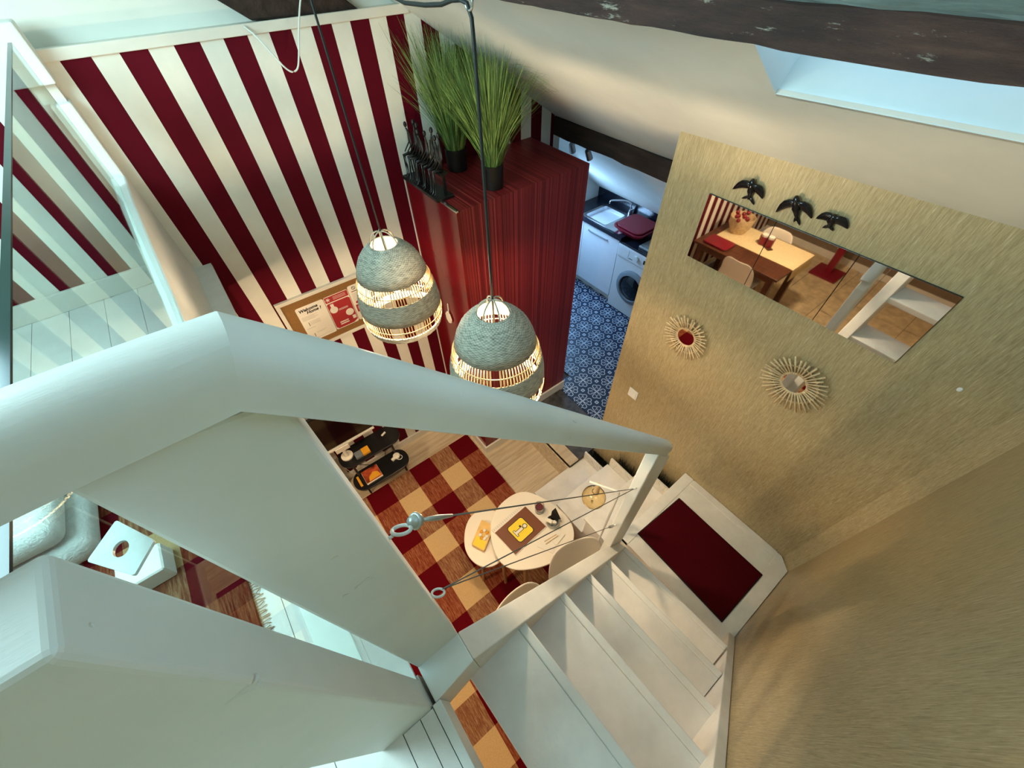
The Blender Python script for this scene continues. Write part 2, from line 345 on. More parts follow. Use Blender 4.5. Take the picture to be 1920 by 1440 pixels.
    def build(s, name, mat, parent=None, smooth=False, bevel=0.0, origin=None, seg=2, kind=None):
        me = bpy.data.meshes.new(name)
        if origin is None:
            lo = [min(p[i] for p in s.v) for i in range(3)]; hi = [max(p[i] for p in s.v) for i in range(3)]
            origin = Vector(((lo[0]+hi[0])/2, (lo[1]+hi[1])/2, lo[2]))
        origin = Vector(origin)
        me.from_pydata([tuple(p-origin) for p in s.v], [], s.f)
        bm = bmesh.new(); bm.from_mesh(me); bmesh.ops.recalc_face_normals(bm, faces=bm.faces); bm.to_mesh(me); bm.free()
        me.materials.append(MT[mat] if isinstance(mat, str) else mat)
        if smooth:
            for p in me.polygons: p.use_smooth = True
            if smooth == 'auto':
                try: me.set_sharp_from_angle(angle=math.radians(40))
                except Exception: pass
        o = bpy.data.objects.new(name, me); COL.objects.link(o); ORG[o.name] = origin
        if parent is not None: o.parent = parent; o.location = origin - ORG[parent.name]
        else: o.location = origin
        if bevel:
            b = o.modifiers.new('bevel', 'BEVEL'); b.width = bevel; b.segments = seg; b.limit_method = 'ANGLE'; b.angle_limit = math.radians(35)
            b.harden_normals = False
        if kind: o['kind'] = kind
        return o
def tag(o, label, cat, group=None, kind=None):
    o['label'] = label
    if cat: o['category'] = cat
    if group: o['group'] = group
    if kind: o['kind'] = kind
    return o
def thing(name, loc, label, cat, group=None):
    o = bpy.data.objects.new(name, None); COL.objects.link(o); o.location = loc; o.empty_display_size = 0.05
    ORG[o.name] = Vector(loc); return tag(o, label, cat, group)
def struct(o, label=None):
    o['kind'] = 'structure'
    if label: o['label'] = label
    return o
def clone(o, d, parent=None):      # one mesh object copied, moved by d
    c = o.copy(); COL.objects.link(c); ORG[c.name] = ORG[o.name] + Vector(d)
    c.parent = parent; c.location = ORG[c.name] - (ORG[parent.name] if parent is not None else Vector())
    return c
def clone_tree(o, d, parent=None):
    c = o.copy(); COL.objects.link(c); ORG[c.name] = ORG[o.name] + Vector(d); c.parent = parent
    if parent is None: c.location = ORG[c.name]
    for ch in list(o.children): clone_tree2(ch, c, d)
    return c
def clone_tree2(o, parent, d):
    c = o.copy(); COL.objects.link(c); ORG[c.name] = ORG[o.name] + Vector(d); c.parent = parent
    for ch in list(o.children): clone_tree2(ch, c, d)
def text(name, body, size, fn, mat, parent, bold=0.0, shear=0.0):   # flat lettering; fn(x,y)->3d
    cu = bpy.data.curves.new(name, 'FONT'); cu.body = body; cu.size = size; cu.offset = bold; cu.shear = shear; cu.resolution_u = 3
    t = bpy.data.objects.new(name, cu); COL.objects.link(t)
    bpy.context.view_layer.update()
    me = bpy.data.meshes.new_from_object(t.evaluated_get(bpy.context.evaluated_depsgraph_get()))
    mb = MB(); mb.add([fn(v.co.x, v.co.y) for v in me.vertices], [tuple(p.vertices) for p in me.polygons])
    bpy.data.objects.remove(t); bpy.data.curves.remove(cu); bpy.data.meshes.remove(me)
    return mb.build(name, mat, parent)
XYZ = lambda u, v, q: (u, v, q)
XZ = lambda u, v, q: (u, q, v)      # polygon in the xz plane, extruded along y
YZ = lambda u, v, q: (q, u, v)      # polygon in the yz plane, extruded along x
def rrect(x0, y0, x1, y1, r, n=5):
    p = []
    for cx, cy, a in ((x1-r, y0+r, -PI/2), (x1-r, y1-r, 0), (x0+r, y1-r, PI/2), (x0+r, y0+r, PI)):
        for k in range(n+1): t = a + PI/2*k/n; p.append((cx+r*math.cos(t), cy+r*math.sin(t)))
    return p
def circle(cx, cy, r, n=20): return [(cx+r*math.cos(2*PI*k/n), cy+r*math.sin(2*PI*k/n)) for k in range(n)]
def smooth_poly(pts, it=3):       # chaikin, closed
    for _ in range(it):
        q = []
        for i in range(len(pts)):
            a = Vector(pts[i]); b = Vector(pts[(i+1) % len(pts)]); q += [tuple(a*0.75+b*0.25), tuple(a*0.25+b*0.75)]
        pts = q
    return pts
def smooth_line(pts, it=2):
    pts = [Vector(p) for p in pts]
    for _ in range(it):
        q = [pts[0]]
        for a, b in zip(pts, pts[1:]): q += [a*0.75+b*0.25, a*0.25+b*0.75]
        q.append(pts[-1]); pts = q
    return pts
# ================================================================== STRUCTURE
def g_(y): return 0.0 if y >= 1.5 else (1.5-y)*0.030
def roofz(x, y):
    if x <= -0.3: return 4.124 - 0.63*(-0.3-x)
    if x <= 2.25: return 3.157 - 0.63*(x-1.235) + (g_(y) if x > 0.2 else 0.0)
    return 3.157 - 0.63*(2.25-1.235) - 0.775*(x-2.25) + g_(y)
LOFT = 2.335; KIT = 0.29
# living floor: oak planks on a base slab, beige tiles in the dining corner
fl = struct(MB().box((-3.6, -0.433, -0.14), (1.42, 2.4, -0.014)).build('floor', 'subfloor'), 'light oak plank floor of the living room with a beige tiled dining corner')
pk = None
for r in range(17):
    y0 = -0.433 + r*0.1667
    xs = [-1.0, -1.0+random.uniform(0.7, 1.7), 1.42]
    for a, b in zip(xs, xs[1:]):
        MB().box((a+0.0008, y0+0.0008, -0.013), (b-0.0008, y0+0.1659, 0.0)).build('plank', 'oak', fl)
tl = MB().box((-3.6, -0.433, -0.013), (-3.16, 0.007, 0.0)).build('floor_tile', 'dtile', fl)
for i in range(6):
    for j in range(7):
        if i+j == 0: continue
        if -0.433+j*0.445 > 2.0: continue
        clone(tl, (i*0.4333, j*0.445, 0), fl)
# kitchen platform
kf = struct(MB().box((1.42, 1.09, 0), (1.706, 1.80, KIT-0.016)).box((1.706, 0.3, 0), (1.985, 1.80, KIT-0.016)).box((1.985, 0.3, 0), (3.9, 3.3, KIT-0.016)).build('floor_kitchen', 'grout'), 'raised kitchen floor with blue patterned tiles and a slate threshold')
MB().box((1.42, 1.09, KIT-0.05), (1.525, 1.80, KIT)).build('step_edge', 'oak', kf, bevel=0.006)
MB().box((1.408, 1.09, 0.0), (1.4195, 1.79, KIT-0.05)).build('riser_board', 'oak', kf)
for i, (x0, x1, y0, y1) in enumerate(((1.527, 1.94, 1.09, 1.37), (1.527, 1.94, 1.375, 1.80), (1.71, 1.94, 0.7, 1.086))):
    MB().box((x0, y0, KIT-0.015), (x1-0.004, y1, KIT)).build('slate_slab', 'slate', kf)
kt = MB().box((1.9425, 0.30, KIT-0.015), (1.9425+0.1955, 0.4955, KIT)).build('floor_tile', 'ktile', kf)
for i in range(8):
    for j in range(15):
        if i == 0 and j == 0: continue
        x = 1.9425+i*0.197; y = 0.30+j*0.197
        if y > 1.8 and x < 1.98: continue
        clone(kt, (i*0.197, j*0.197, 0), kf)
# walls
struct(MB().prism([(-3.6, 0), (2.2, 0), (2.2, roofz(2.2, 2.4)+0.02), (1.165, 3.2), (-1.76, 3.2), (-3.6, 2.04)], XZ, 2.4, 2.5).build('wall_left', 'stripes'), 'wall painted in broad dark red and white vertical stripes')
struct(MB().prism([(-1.76, 3.2), (1.165, 3.2), (-0.3, 4.13)], XZ, 2.465, 2.52).build('wall_gable', 'plaster'), 'white plaster gable above the striped wall')
struct(MB().box((-0.23, 2.388, 3.168), (1.2, 2.402, 3.204)).build('trim_1', 'base', bevel=0.003), 'white trim along the top of the striped wall')
wr = struct(MB().prism([(-0.433, 0), (1.075, 0), (1.075, roofz(1.706, 1.075)+0.01), (-0.433, roofz(1.706, -0.433)+0.01)], YZ, 1.706, 1.80).build('wall_right', 'gold'), 'gold textured wallpaper wall with mirrors and swallows')
MB().prism([(1.712, -0.365), (1.64, -0.437), (1.712, -0.437)], XYZ, 0.9, roofz(1.706, -0.4)).build('corner_strip', 'gold', wr)
struct(MB().prism([(-3.6, 0), (1.80, 0), (1.80, 2.88), (-0.3, 4.13), (-3.6, 2.04)], XZ, -0.53, -0.433).build('wall_back', 'gold'), 'gold textured wallpaper wall along the upper stair flight')
struct(MB().prism([(-0.53, 0), (2.5, 0), (2.5, 2.1), (-0.53, 2.1)], YZ, -3.7, -3.6).build('wall_far', 'brownwall'), 'brown wall of the dining corner')
struct(MB().box((2.2, 2.4, 0), (2.26, 3.3, 2.56)).build('wall_kitchen_side', 'plaster'), 'narrow wall between striped wall and kitchen')
struct(MB().prism([(2.2, 0), (3.9, 0), (3.9, 1.30), (2.2, 2.56)], XZ, 3.3, 3.36).build('wall_kitchen_end', 'plaster'), 'end wall of the kitchen')
struct(MB().box((3.82, 0.24, 0), (3.9, 3.36, 1.34)).build('wall_kitchen_back', 'granite'), 'black splashback wall behind the sink')
struct(MB().prism([(1.80, 0), (3.9, 0), (3.9, 1.30), (1.80, 2.85)], XZ, 0.24, 0.30).build('wall_kitchen_near', 'plaster'), 'near end wall of the kitchen')
# roof slopes
cl = MB()
HX0, HX1, HY0, HY1 = 0.965, 1.247, 0.068, 0.552
def cell(mb, x0, x1, y0, y1, t=0.012):
    p = [(x0, y0), (x1, y0), (x1, y1), (x0, y1)]
    mb.hexa([(x, y, roofz(x if x > -0.3 or x0 < -0.3 else -0.2999, y)) for x, y in p] + [(x, y, roofz(x if x > -0.3 or x0 < -0.3 else -0.2999, y)+t) for x, y in p])
ys = [-0.53, -0.34, HY0, HY1, 1.5, 3.36]
for x0, x1 in ((-0.3, 0.2), (0.2, 0.62), (0.62, HX0), (HX0, HX1), (HX1, 2.25), (2.2501, 3.9)):
    for y0, y1 in zip(ys, ys[1:]):
        if x0 == HX0 and y0 == HY0: continue
        if x0 == 0.2 and y0 == -0.34: continue
        if x0 == 0.2:
            p = [(x0, y0), (x1, y0), (x1, y1), (x0, y1)]
            cl.hexa([(x, y, roofz(x+1e-6, y)) for x, y in p] + [(x, y, roofz(x+1e-6, y)+0.012) for x, y in p])
        else: cell(cl, x0, x1, y0, y1)
rc = struct(cl.build('ceiling', 'plaster'), 'white sloping attic ceiling with a skylight')
cl2 = MB()
for x0, x1 in ((-3.7, -1.25), (-1.25, -0.65), (-0.65, -0.3)):
    for y0, y1 in ((-0.53, 0.4), (0.4, 1.8), (1.8, 2.52)):
        if x0 == -1.25 and y0 == 0.4: continue
        cell(cl2, x0, x1, y0, y1)
struct(cl2.build('ceiling_loft', 'plaster'), 'white sloping ceiling over the loft')
# skylight shaft, perpendicular to the roof
N = Vector((0.533, 0, 0.846)); D = 0.36
def shaft(x0, x1, y0, y1, name, parent, nrm, D, mat='plaster'):
    c = [Vector((x0, y0, roofz(x0, y0))), Vector((x1, y0, roofz(x1, y0))), Vector((x1, y1, roofz(x1, y1))), Vector((x0, y1, roofz(x0, y1)))]
    t = [p + nrm*D for p in c]
    mid = sum(c, Vector())/4
    for i in range(4):
        j = (i+1) % 4
        out = ((c[i]+c[j])/2 - mid); out -= nrm*out.dot(nrm); out = out.normalized()*0.012
        e = out*-0.12; MB().hexa([c[i]+e, c[j]+e, c[j]+out, c[i]+out, t[i]+e, t[j]+e, t[j]+out, t[i]+out]).build('reveal', mat, parent)
    return t
def skylight(name, t, nrm, label):
    w = thing(name, sum(t, Vector())/4, label, None); del w['label']; struct(w, label)
    fr = MB(); mid = sum(t, Vector())/4
    inn = [mid + (p-mid)*0.86 for p in t]; outp = [mid + (p-mid)*1.1 for p in t]
    for i in range(4):
        j = (i+1) % 4
        fr.hexa([outp[i], outp[j], inn[j], inn[i]] + [q + nrm*0.05 for q in (outp[i], outp[j], inn[j], inn[i])])
    fr.build('window_frame', 'paint', w)
    MB().hexa([q + nrm*0.02 for q in inn] + [q + nrm*0.026 for q in inn]).build('pane', 'pane', w)
t1 = shaft(HX0, HX1, HY0, HY1, 'reveal', rc, N, D)
skylight('window_1', t1, N, 'skylight set in the sloping ceiling above the mirror')
t2 = [Vector((x, y, roofz(x, y)+0.03)) for x, y in ((-1.25, 0.4), (-0.65, 0.4), (-0.65, 1.8), (-1.25, 1.8))]
skylight('added_window_2', t2, Vector((-0.533, 0, 0.846)), 'unseen roof window added above the loft for daylight')
t3 = [Vector((x, y, roofz(x+1e-6, y)+0.02)) for x, y in ((0.2, -0.34), (0.62, -0.34), (0.62, HY0), (0.2, HY0))]
skylight('added_window_3', t3, N, 'unseen roof window added above the top of the stairs for cool fill')
# loft floor with boards, fascia at the stair opening
lf = struct(MB().box((-3.3, -0.433, LOFT-0.16), (-0.20, 2.4, LOFT-0.022)).box((-0.20, -0.433, LOFT-0.16), (-0.146, 0.215, LOFT-0.022)).build('floor_loft', 'plaster'), 'white painted loft floor')
for x0, x1 in ((-0.177, -0.146), (-0.219, -0.179), (-0.355, -0.221), (-0.49, -0.357), (-0.625, -0.492), (-0.76, -0.627), (-0.895, -0.762), (-1.03, -0.897), (-3.3, -1.032)):
    MB().box((x0, -0.433, LOFT-0.02), (x1, 0.136 if x0 > -0.2 else (0.136 if x0 > -0.22 else 2.4), LOFT)).build('floor_board', 'paint2', lf)
MB().box((-0.144, -0.433, LOFT-0.15), (-0.124, 0.14, LOFT+0.004)).build('fascia_board', 'paint', lf, bevel=0.002)
MB().box((-0.30, 0.137, LOFT-0.02), (-0.15, 2.4, LOFT-0.002)).build('floor_board', 'paint2', lf)
# baseboards
struct(MB().box((-3.6, 2.382, 0), (0.998, 2.4, 0.085)).build('baseboard_left', 'base', bevel=0.004), 'white baseboard below the striped wall')
struct(MB().box((-3.6, -0.433, 0), (-3.585, 2.4, 0.10)).build('baseboard_far', 'base', bevel=0.004), 'white baseboard of the dining corner')
struct(MB().box((-3.3, 2.384, LOFT), (-0.32, 2.4, LOFT+0.09)).build('baseboard_loft', 'base', bevel=0.004), 'white baseboard of the loft')
# dark timbers
tag(MB().prism([(0.494, 3.206), (0.971, 3.192), (0.43, 3.60), (-0.05, 3.60)], XZ, 2.408, 2.463).build('wall_timber', 'beam', bevel=0.008), 'dark diagonal timber on the gable above the striped wall', 'beam')
mb = MB()
prof = [(0.80, 3.339), (0.802, 3.391), (0.87, 3.422), (0.96, 3.40), (0.957, 3.332)]
secs = []
for k in range(58):
    y = -0.43 + k*(2.85/57); j = lambda a: a*random.uniform(-1, 1)
    dz = 0.003 if y > 0.3 else 0.003 + (0.3-y)*0.02
    secs.append([(x + j(0.003), y, z + dz + j(0.0016)) for x, z in prof])
mb.loft(secs); pb = tag(mb.build('roof_beam', 'oldbeam'), 'weathered dark brown roof beam running in front of the skylight', 'beam')
mb = MB(); secs = []
for k in range(58):
    y = -0.43 + k*(2.85/57)
    dz = 0.003 if y > 0.3 else 0.003 + (0.3-y)*0.02
    secs.append([(0.806+random.uniform(-.004, .006), y, 3.397+dz), (0.868, y, 3.430+dz), (0.868, y, 3.426+dz), (0.806, y, 3.392+dz)])
mb.loft(secs).build('painted_top', 'beamtop', pb)
mb = MB(); secs = []
for k in range(14):
    y = 1.09 + k*((2.46-1.09)/13); j = lambda a: a*random.uniform(-1, 1)
    secs.append([(2.20+j(.006), y, 2.425+j(.005)), (2.20+j(.006), y, 2.540+j(.004)), (2.33, y, 2.53), (2.33, y, 2.43)])
mb.loft(secs); tag(mb.build('kitchen_beam', 'beam'), 'dark timber beam over the kitchen entrance', 'beam')

# ================================================================== STAIRCASE
st = thing('staircase', (0.9, 0.0, 0.0), 'white painted wooden staircase with open upper flight, landing and lower steps', 'staircase')
def strg(name, pi0, pi1, po0, po1, dep, mat='paint2'):
    # stringer from inner/outer top edge lines, dep = vertical depth
    a, b, c, d = [Vector(p) for p in (pi0, pi1, po1, po0)]
    dn = Vector((0, 0, -dep))
    return MB().hexa([a+dn, b+dn, c+dn, d+dn, a, b, c, d]).build(name, mat, st, bevel=0.003)
strg('stringer', (-0.022, 0.155, 2.335), (0.90, 0.216, 1.235), (-0.022, 0.226, 2.335), (0.87, 0.270, 1.265), 0.27)
MB().hexa([(-0.136, 0.140, LOFT-0.2), (-0.0225, 0.154, LOFT-0.2), (-0.0225, 0.226, LOFT-0.2), (-0.136, 0.226, LOFT-0.2), (-0.136, 0.140, LOFT), (-0.0225, 0.154, LOFT), (-0.0225, 0.226, LOFT), (-0.136, 0.226, LOFT)]).build('trimmer_block', 'paint', st, bevel=0.003)
strg('stringer', (0.30, -0.395, 2.05), (1.10, -0.395, 0.99), (0.30, -0.431, 2.05), (1.10, -0.431, 0.99), 0.26)
tr = [((0.904, 0.221), (0.939, -0.388), 1.225), ((0.710, 0.222), (0.747, -0.392), 1.447), ((0.527, 0.213), (0.559, -0.400), 1.669), ((0.343, 0.203), (0.377, -0.402), 1.891), ((0.147, 0.190), (0.178, -0.405), 2.113)]
for (a, b, z) in tr:
    d = 0.208; t = 0.032
    A = Vector((*a, z)); B = Vector((*b, z)); back = Vector((-d, 0, 0)); dn = Vector((0, 0, -t)); nz = Vector((-0.028, 0, 0))
    A2 = A + Vector((-0.0, -0.012, 0)); 
    p = MB().hexa([A+nz+back*0.86+dn, A+nz+dn, B+nz+dn, B+nz+back*0.86+dn, A+nz+back*0.86, A+nz, B+nz, B+nz+back*0.86]).build('tread', 'paint2', st, bevel=0.002)
    e = Vector((0.0, 0, 0.0025))
    MB().hexa([A+nz+dn, A+dn, B+dn, B+nz+dn, A+nz+e, A+e, B+e, B+nz+e]).build('nosing', 'paint2', p, bevel=0.004)
# landing
ld = MB().prism([(1.03, 0.300), (1.702, 0.318), (1.702, -0.365), (1.645, -0.431), (1.03, -0.431)], XYZ, 0.925, 0.966).build('landing', 'paint2', st, bevel=0.003)
MB().prism([(1.03, 0.245), (1.704, 0.262), (1.704, 0.330), (1.03, 0.312)], XYZ, 0.930, 0.970).build('landing_nosing', 'paint2', ld, bevel=0.004)
MB().prism([(1.655, -0.335), (1.704, -0.335), (1.704, 0.258), (1.655, 0.258)], XYZ, 0.930, 0.9685).build('landing_border', 'paint2', ld, bevel=0.002)
MB().prism([(1.03, -0.430), (1.645, -0.430), (1.70, -0.362), (1.70, -0.340), (1.03, -0.352)], XYZ, 0.930, 0.970).build('landing_border', 'paint2', ld, bevel=0.002)
MB().box((1.03, -0.43, 0.80), (1.06, 0.29, 0.925)).build('landing_apron', 'paint2', ld)
MB().box((1.06, 0.24, 0.0), (1.702, 0.29, 0.925)).build('landing_support', 'paint2', ld)
# lower steps with a lip on the wall side
for (y1, y0, z) in ((1.085, 0.825, 0.2425), (0.825, 0.563, 0.485), (0.563, 0.292, 0.7275)):
    s_ = MB().box((1.03, y0, 0), (1.585, y1, z-0.03)).build('step', 'paint2', st)
    MB().box((1.02, y0, z-0.03), (1.59, y1+0.018, z)).build('step_tread', 'paint2', s_, bevel=0.004)
    MB().box((1.591, y0, 0), (1.608, y1+0.006, z+0.10)).build('step_lip', 'base', s_, bevel=0.003)

# ================================================================== RAILING
rl = thing('stair_railing', (0.4, 0.24, LOFT), 'white wooden railing with round-topped handrail, posts and steel wires', 'railing')
def railsec(c, n):   # section at c: y across, n = up vector in xz
    pts = [(0.003, 0.0), (-0.001, 0.0035), (0.0, 0.008), (0.0, 0.026), (0.0025, 0.035), (0.008, 0.042), (0.016, 0.0465), (0.026, 0.048), (0.038, 0.047), (0.047, 0.042), (0.053, 0.034), (0.054, 0.022), (0.054, 0.0)]
    return [Vector(c) + Vector((n[0]*v, u, n[1]*v)) for u, v in pts]
nm = (0.30, 0.955)
kink = (-0.046, 0.212, 3.297)
mb = MB()
L1 = [railsec((x, 0.212+0.0006*math.sin(x*40), 3.297), (0, 1)) for x in (-1.0, -0.8, -0.6, -0.45, -0.35, -0.25, -0.18, -0.12, -0.08)]
L1.append(railsec(kink, (0.40, 0.96)))
sl = Vector((0.80, 0.034, -0.955)); nu = Vector((0.767, 0, 0.642))
mb.loft(L1); mb.build('handrail', 'paint', rl, smooth='auto')
L2 = [railsec(kink, (0.40, 0.96))]
for q in (0.06, 0.2, 0.4, 0.6, 0.8, 1.0, 1.14):
    L2.append(railsec(Vector(kink) + sl*q, (nu.x, nu.z)))
ce = Vector(kink) + sl*1.158
L2.append([p + (ce+Vector((0.02, 0.027, 0.017))-p)*0.16 for p in railsec(ce, (nu.x, nu.z))])
mb = MB(); mb.loft(L2); mb.build('handrail', 'paint', rl, smooth='auto')
MB().hexa([(-0.136, 0.222, LOFT-0.02), (-0.024, 0.222, LOFT-0.02), (-0.024, 0.262, LOFT-0.02), (-0.136, 0.262, LOFT-0.02), (-0.136, 0.222, 3.305), (-0.024, 0.222, 3.285), (-0.024, 0.262, 3.285), (-0.136, 0.262, 3.305)]).build('post', 'paint', rl, bevel=0.004)
# the slope-cut top of the post below the descending rail is hidden in the rail
p2 = MB().hexa([(-0.27, 0.139, LOFT-0.02), (-0.146, 0.139, LOFT-0.02), (-0.146, 0.204, LOFT-0.02), (-0.27, 0.204, LOFT-0.02), (-0.27, 0.139, 3.281), (-0.146, 0.139, 3.286), (-0.146, 0.194, 3.291), (-0.27, 0.194, 3.281)])
p2.build('post', 'paint', rl, bevel=0.005, seg=3)
MB().hexa([(0.785, 0.254, 0.93), (0.905, 0.254, 0.93), (0.905, 0.298, 0.93), (0.785, 0.298, 0.93), (0.785, 0.250, 2.31), (0.905, 0.250, 2.165), (0.905, 0.294, 2.165), (0.785, 0.294, 2.31)]).build('newel_post', 'paint', rl, bevel=0.004)
def eyebolt(c, R, r, ax, shank):
    mb = MB().torus(c, R, r, ax, 20, 8); mb.tube([c + Vector(shank), c + Vector(shank)*0.5, c + Vector(shank).normalized()*R], r*0.95, 8)
    return mb.build('eye_bolt', 'eye', rl, smooth=True)
E1 = Vector((-0.006, 0.240, 2.978)); E2 = Vector((-0.011, 0.243, 2.646))
eyebolt(E1, 0.012, 0.0025, (0.35, 0.55, 0.75), (-0.03, 0, 0)); eyebolt(E2, 0.012, 0.0024, (0.4, 0.5, 0.75), (-0.03, 0, 0))
K1 = Vector((0.778, 0.272, 2.022)); K2 = Vector((0.778, 0.280, 1.62))
eyebolt(K1, 0.009, 0.002, (0.2, 0.9, 0.3), (0.02, 0, 0)); eyebolt(K2, 0.008, 0.002, (0.2, 0.9, 0.3), (0.02, 0, 0))
ea = E1 + Vector((0.016, 0.003, -0.003)); eb = E2 + Vector((0.011, 0.0, 0.002))
MB().tube([ea, K1], 0.0015, 6).build('wire', 'wire', rl, smooth=True)
MB().tube([K1, eb], 0.0015, 6).build('wire', 'wire', rl, smooth=True)
d = (K2-eb).normalized()
MB().tube([eb, K2 - d*0.09], 0.0015, 6).build('wire', 'wire', rl, smooth=True)
MB().tube([K2-d*0.095, K2-d*0.08, K2-d*0.02, K2-d*0.005], [0.0035, 0.006, 0.006, 0.0035], 8).build('turnbuckle', 'steel', rl, smooth=True)
d = (K1-ea).normalized()
MB().tube([ea-d*0.004, ea+d*0.006, ea+d*0.013, ea+d*0.02], [0.006, 0.010, 0.009, 0.003], 10).torus(ea+d*0.006, 0.009, 0.003, d, 14, 6).build('wire_clamp', 'galv', rl, smooth=True)
MB().tube([ea+d*0.02, ea+d*0.05, ea+d*0.085], [0.0025, 0.0042, 0.0022], 8).build('ferrule', 'galv', rl, smooth=True)

# ---- loft guard: glass pane, white panel below, post at the striped wall, bracket
gp = thing('glass_guard', (-0.25, 1.25, LOFT), 'frameless glass guard panel along the loft edge', 'glass panel')
def pane_pt(y, z, t): 
    k = (y-0.21)/(2.2-0.21); return (-0.236-0.020*k+t, y, z)
tz = lambda y: 3.197 + 0.05*(y-0.21)/(2.2-0.21)
gcrv = [(2.2, 2.795), (2.02, 2.79), (1.753, 2.765), (1.555, 2.74), (1.446, 2.725), (1.306, 2.712), (1.1, 2.68), (0.95, 2.61), (0.85, 2.50), (0.80, 2.40), (0.78, 2.345), (0.21, 2.345)]
MB().prism([(0.21, tz(0.21)), (2.2, tz(2.2))] + gcrv, lambda u, v, q: pane_pt(u, v, q), -0.005, 0.005).build('pane', 'pane', gp)
MB().hexa([pane_pt(0.21, tz(.21)+.0004, -.0052), pane_pt(2.2, tz(2.2)+.0004, -.0052), pane_pt(2.2, tz(2.2)+.0004, .0052), pane_pt(0.21, tz(.21)+.0004, .0052), pane_pt(0.21, tz(.21)+.003, -.0052), pane_pt(2.2, tz(2.2)+.003, -.0052), pane_pt(2.2, tz(2.2)+.003, .0052), pane_pt(0.21, tz(.21)+.003, .0052)]).build('polished_edge', 'paneedge', gp)
# galvanised strap with a slotted hole, between post and glass
bo, bu, bv = Vector((-0.1725, 0.2695, 3.137)), Vector((-0.0290, 0.0270, 0)), Vector((0.0085*0-0.0330*0, 0, 0))
B_ = [Vector((-0.2066, 0.3346, 3.137)), Vector((-0.1812, 0.2919, 3.137)), Vector((-0.1993, 0.2690, 3.137)), Vector((-0.2304, 0.3075, 3.137))]
def bq(u, v, dz): p = B_[0]*(1-u)*(1-v) + B_[1]*u*(1-v) + B_[2]*u*v + B_[3]*(1-u)*v; return p + Vector((0, 0, dz))
oo = rrect(0, 0, 1, 1, 0.06, 4); ss = [(0.47+0.15*math.cos(2*PI*(k+0.5)/len(oo)-PI*0.5), 0.52+0.21*math.sin(2*PI*(k+0.5)/len(oo)-PI*0.5)) for k in range(len(oo))]
br = MB()
br.loft([[bq(u, v, 0) for u, v in ss], [bq(u, v, 0) for u, v in oo], [bq(u, v, -0.003) for u, v in oo], [bq(u, v, -0.003) for u, v in ss], [bq(u, v, 0) for u, v in ss]], cap=False)
br.build('bracket', 'galv', gp)
mb = MB()
crv = [(2.315, 2.815), (2.22, 2.812), (2.02, 2.808), (1.753, 2.782), (1.555, 2.758), (1.446, 2.742), (1.306, 2.730), (1.1, 2.70), (0.95, 2.63), (0.85, 2.52), (0.80, 2.36)]
poly = [(y, z) for y, z in crv] + [(0.80, 2.20), (2.315, 2.20)]
mb.prism(poly, YZ, -0.268, -0.226)
tag(mb.build('loft_side_panel', 'paint', bevel=0.006), 'white curved side panel below the glass at the loft edge', 'panel')
lp = thing('loft_post', (-0.26, 2.36, 0.0), 'white timber post standing at the left end of the striped wall', 'post')
MB().box((-0.300, 2.32, 2.26), (-0.228, 2.396, 3.066)).build('upper_post', 'paint', lp, bevel=0.008)
MB().box((-0.36, 2.31, 3.122), (-0.228, 2.396, 3.285)).build('head_block', 'paint', lp, bevel=0.006)
MB().box((-0.315, 2.345, 3.066), (-0.238, 2.396, 3.122)).build('tenon', 'base', lp)
MB().box((-0.315, 2.335, 0.0), (-0.222, 2.38, 2.26)).build('lower_post', 'paint', lp, bevel=0.006)
MB().box((-0.262, 2.316, 2.42), (-0.252, 2.321, 2.475)).build('hinge', 'galv', lp)
# loft rug, folded blanket, storage box
rg = thing('loft_rug', (-0.85, 1.0, LOFT), 'dark red and brown checked loft rug with a fringed edge', 'rug')
MB().box((-1.35, 0.25, LOFT+0.001), (-0.412, 1.55, LOFT+0.010)).build('rug_weave', 'rug2', rg, bevel=0.003)
fr = MB()
for k in range(170):
    y = 0.255 + k*(1.29/170)
    fr.tube([(-0.413, y, LOFT+0.006), (-0.402, y+random.uniform(-.003, .003), LOFT+0.006), (-0.392+random.uniform(-.004, .004), y+random.uniform(-.005, .005), LOFT+0.003)], 0.0013, 4)
fr.build('fringe', 'rug2', rg, kind='stuff')
bl = thing('folded_blanket', (-0.86, 1.2, LOFT), 'folded white knitted blanket lying on the loft beside the glass', 'blanket')
for k, (x0, x1, y0, y1, z0, h) in enumerate(((-1.15, -0.70, 0.98, 1.42, LOFT+0.011, 0.085), (-1.13, -0.72, 1.0, 1.40, LOFT+0.097, 0.08))):
    MB().box((x0, y0, z0), (x1, y1, z0+h)).build('fold', 'knit', bl, bevel=0.036, seg=5, smooth=True)
MB().box((-0.66, 0.80, LOFT+0.011), (-0.555, 0.885, LOFT+0.07)).build('box_tmp', 'paint2')
bx = bpy.data.objects['box_tmp']; bx.name = 'storage_box'; tag(bx, 'small white box on the loft rug below the bracket', 'box')
bx.modifiers.new('b', 'BEVEL').width = 0.004
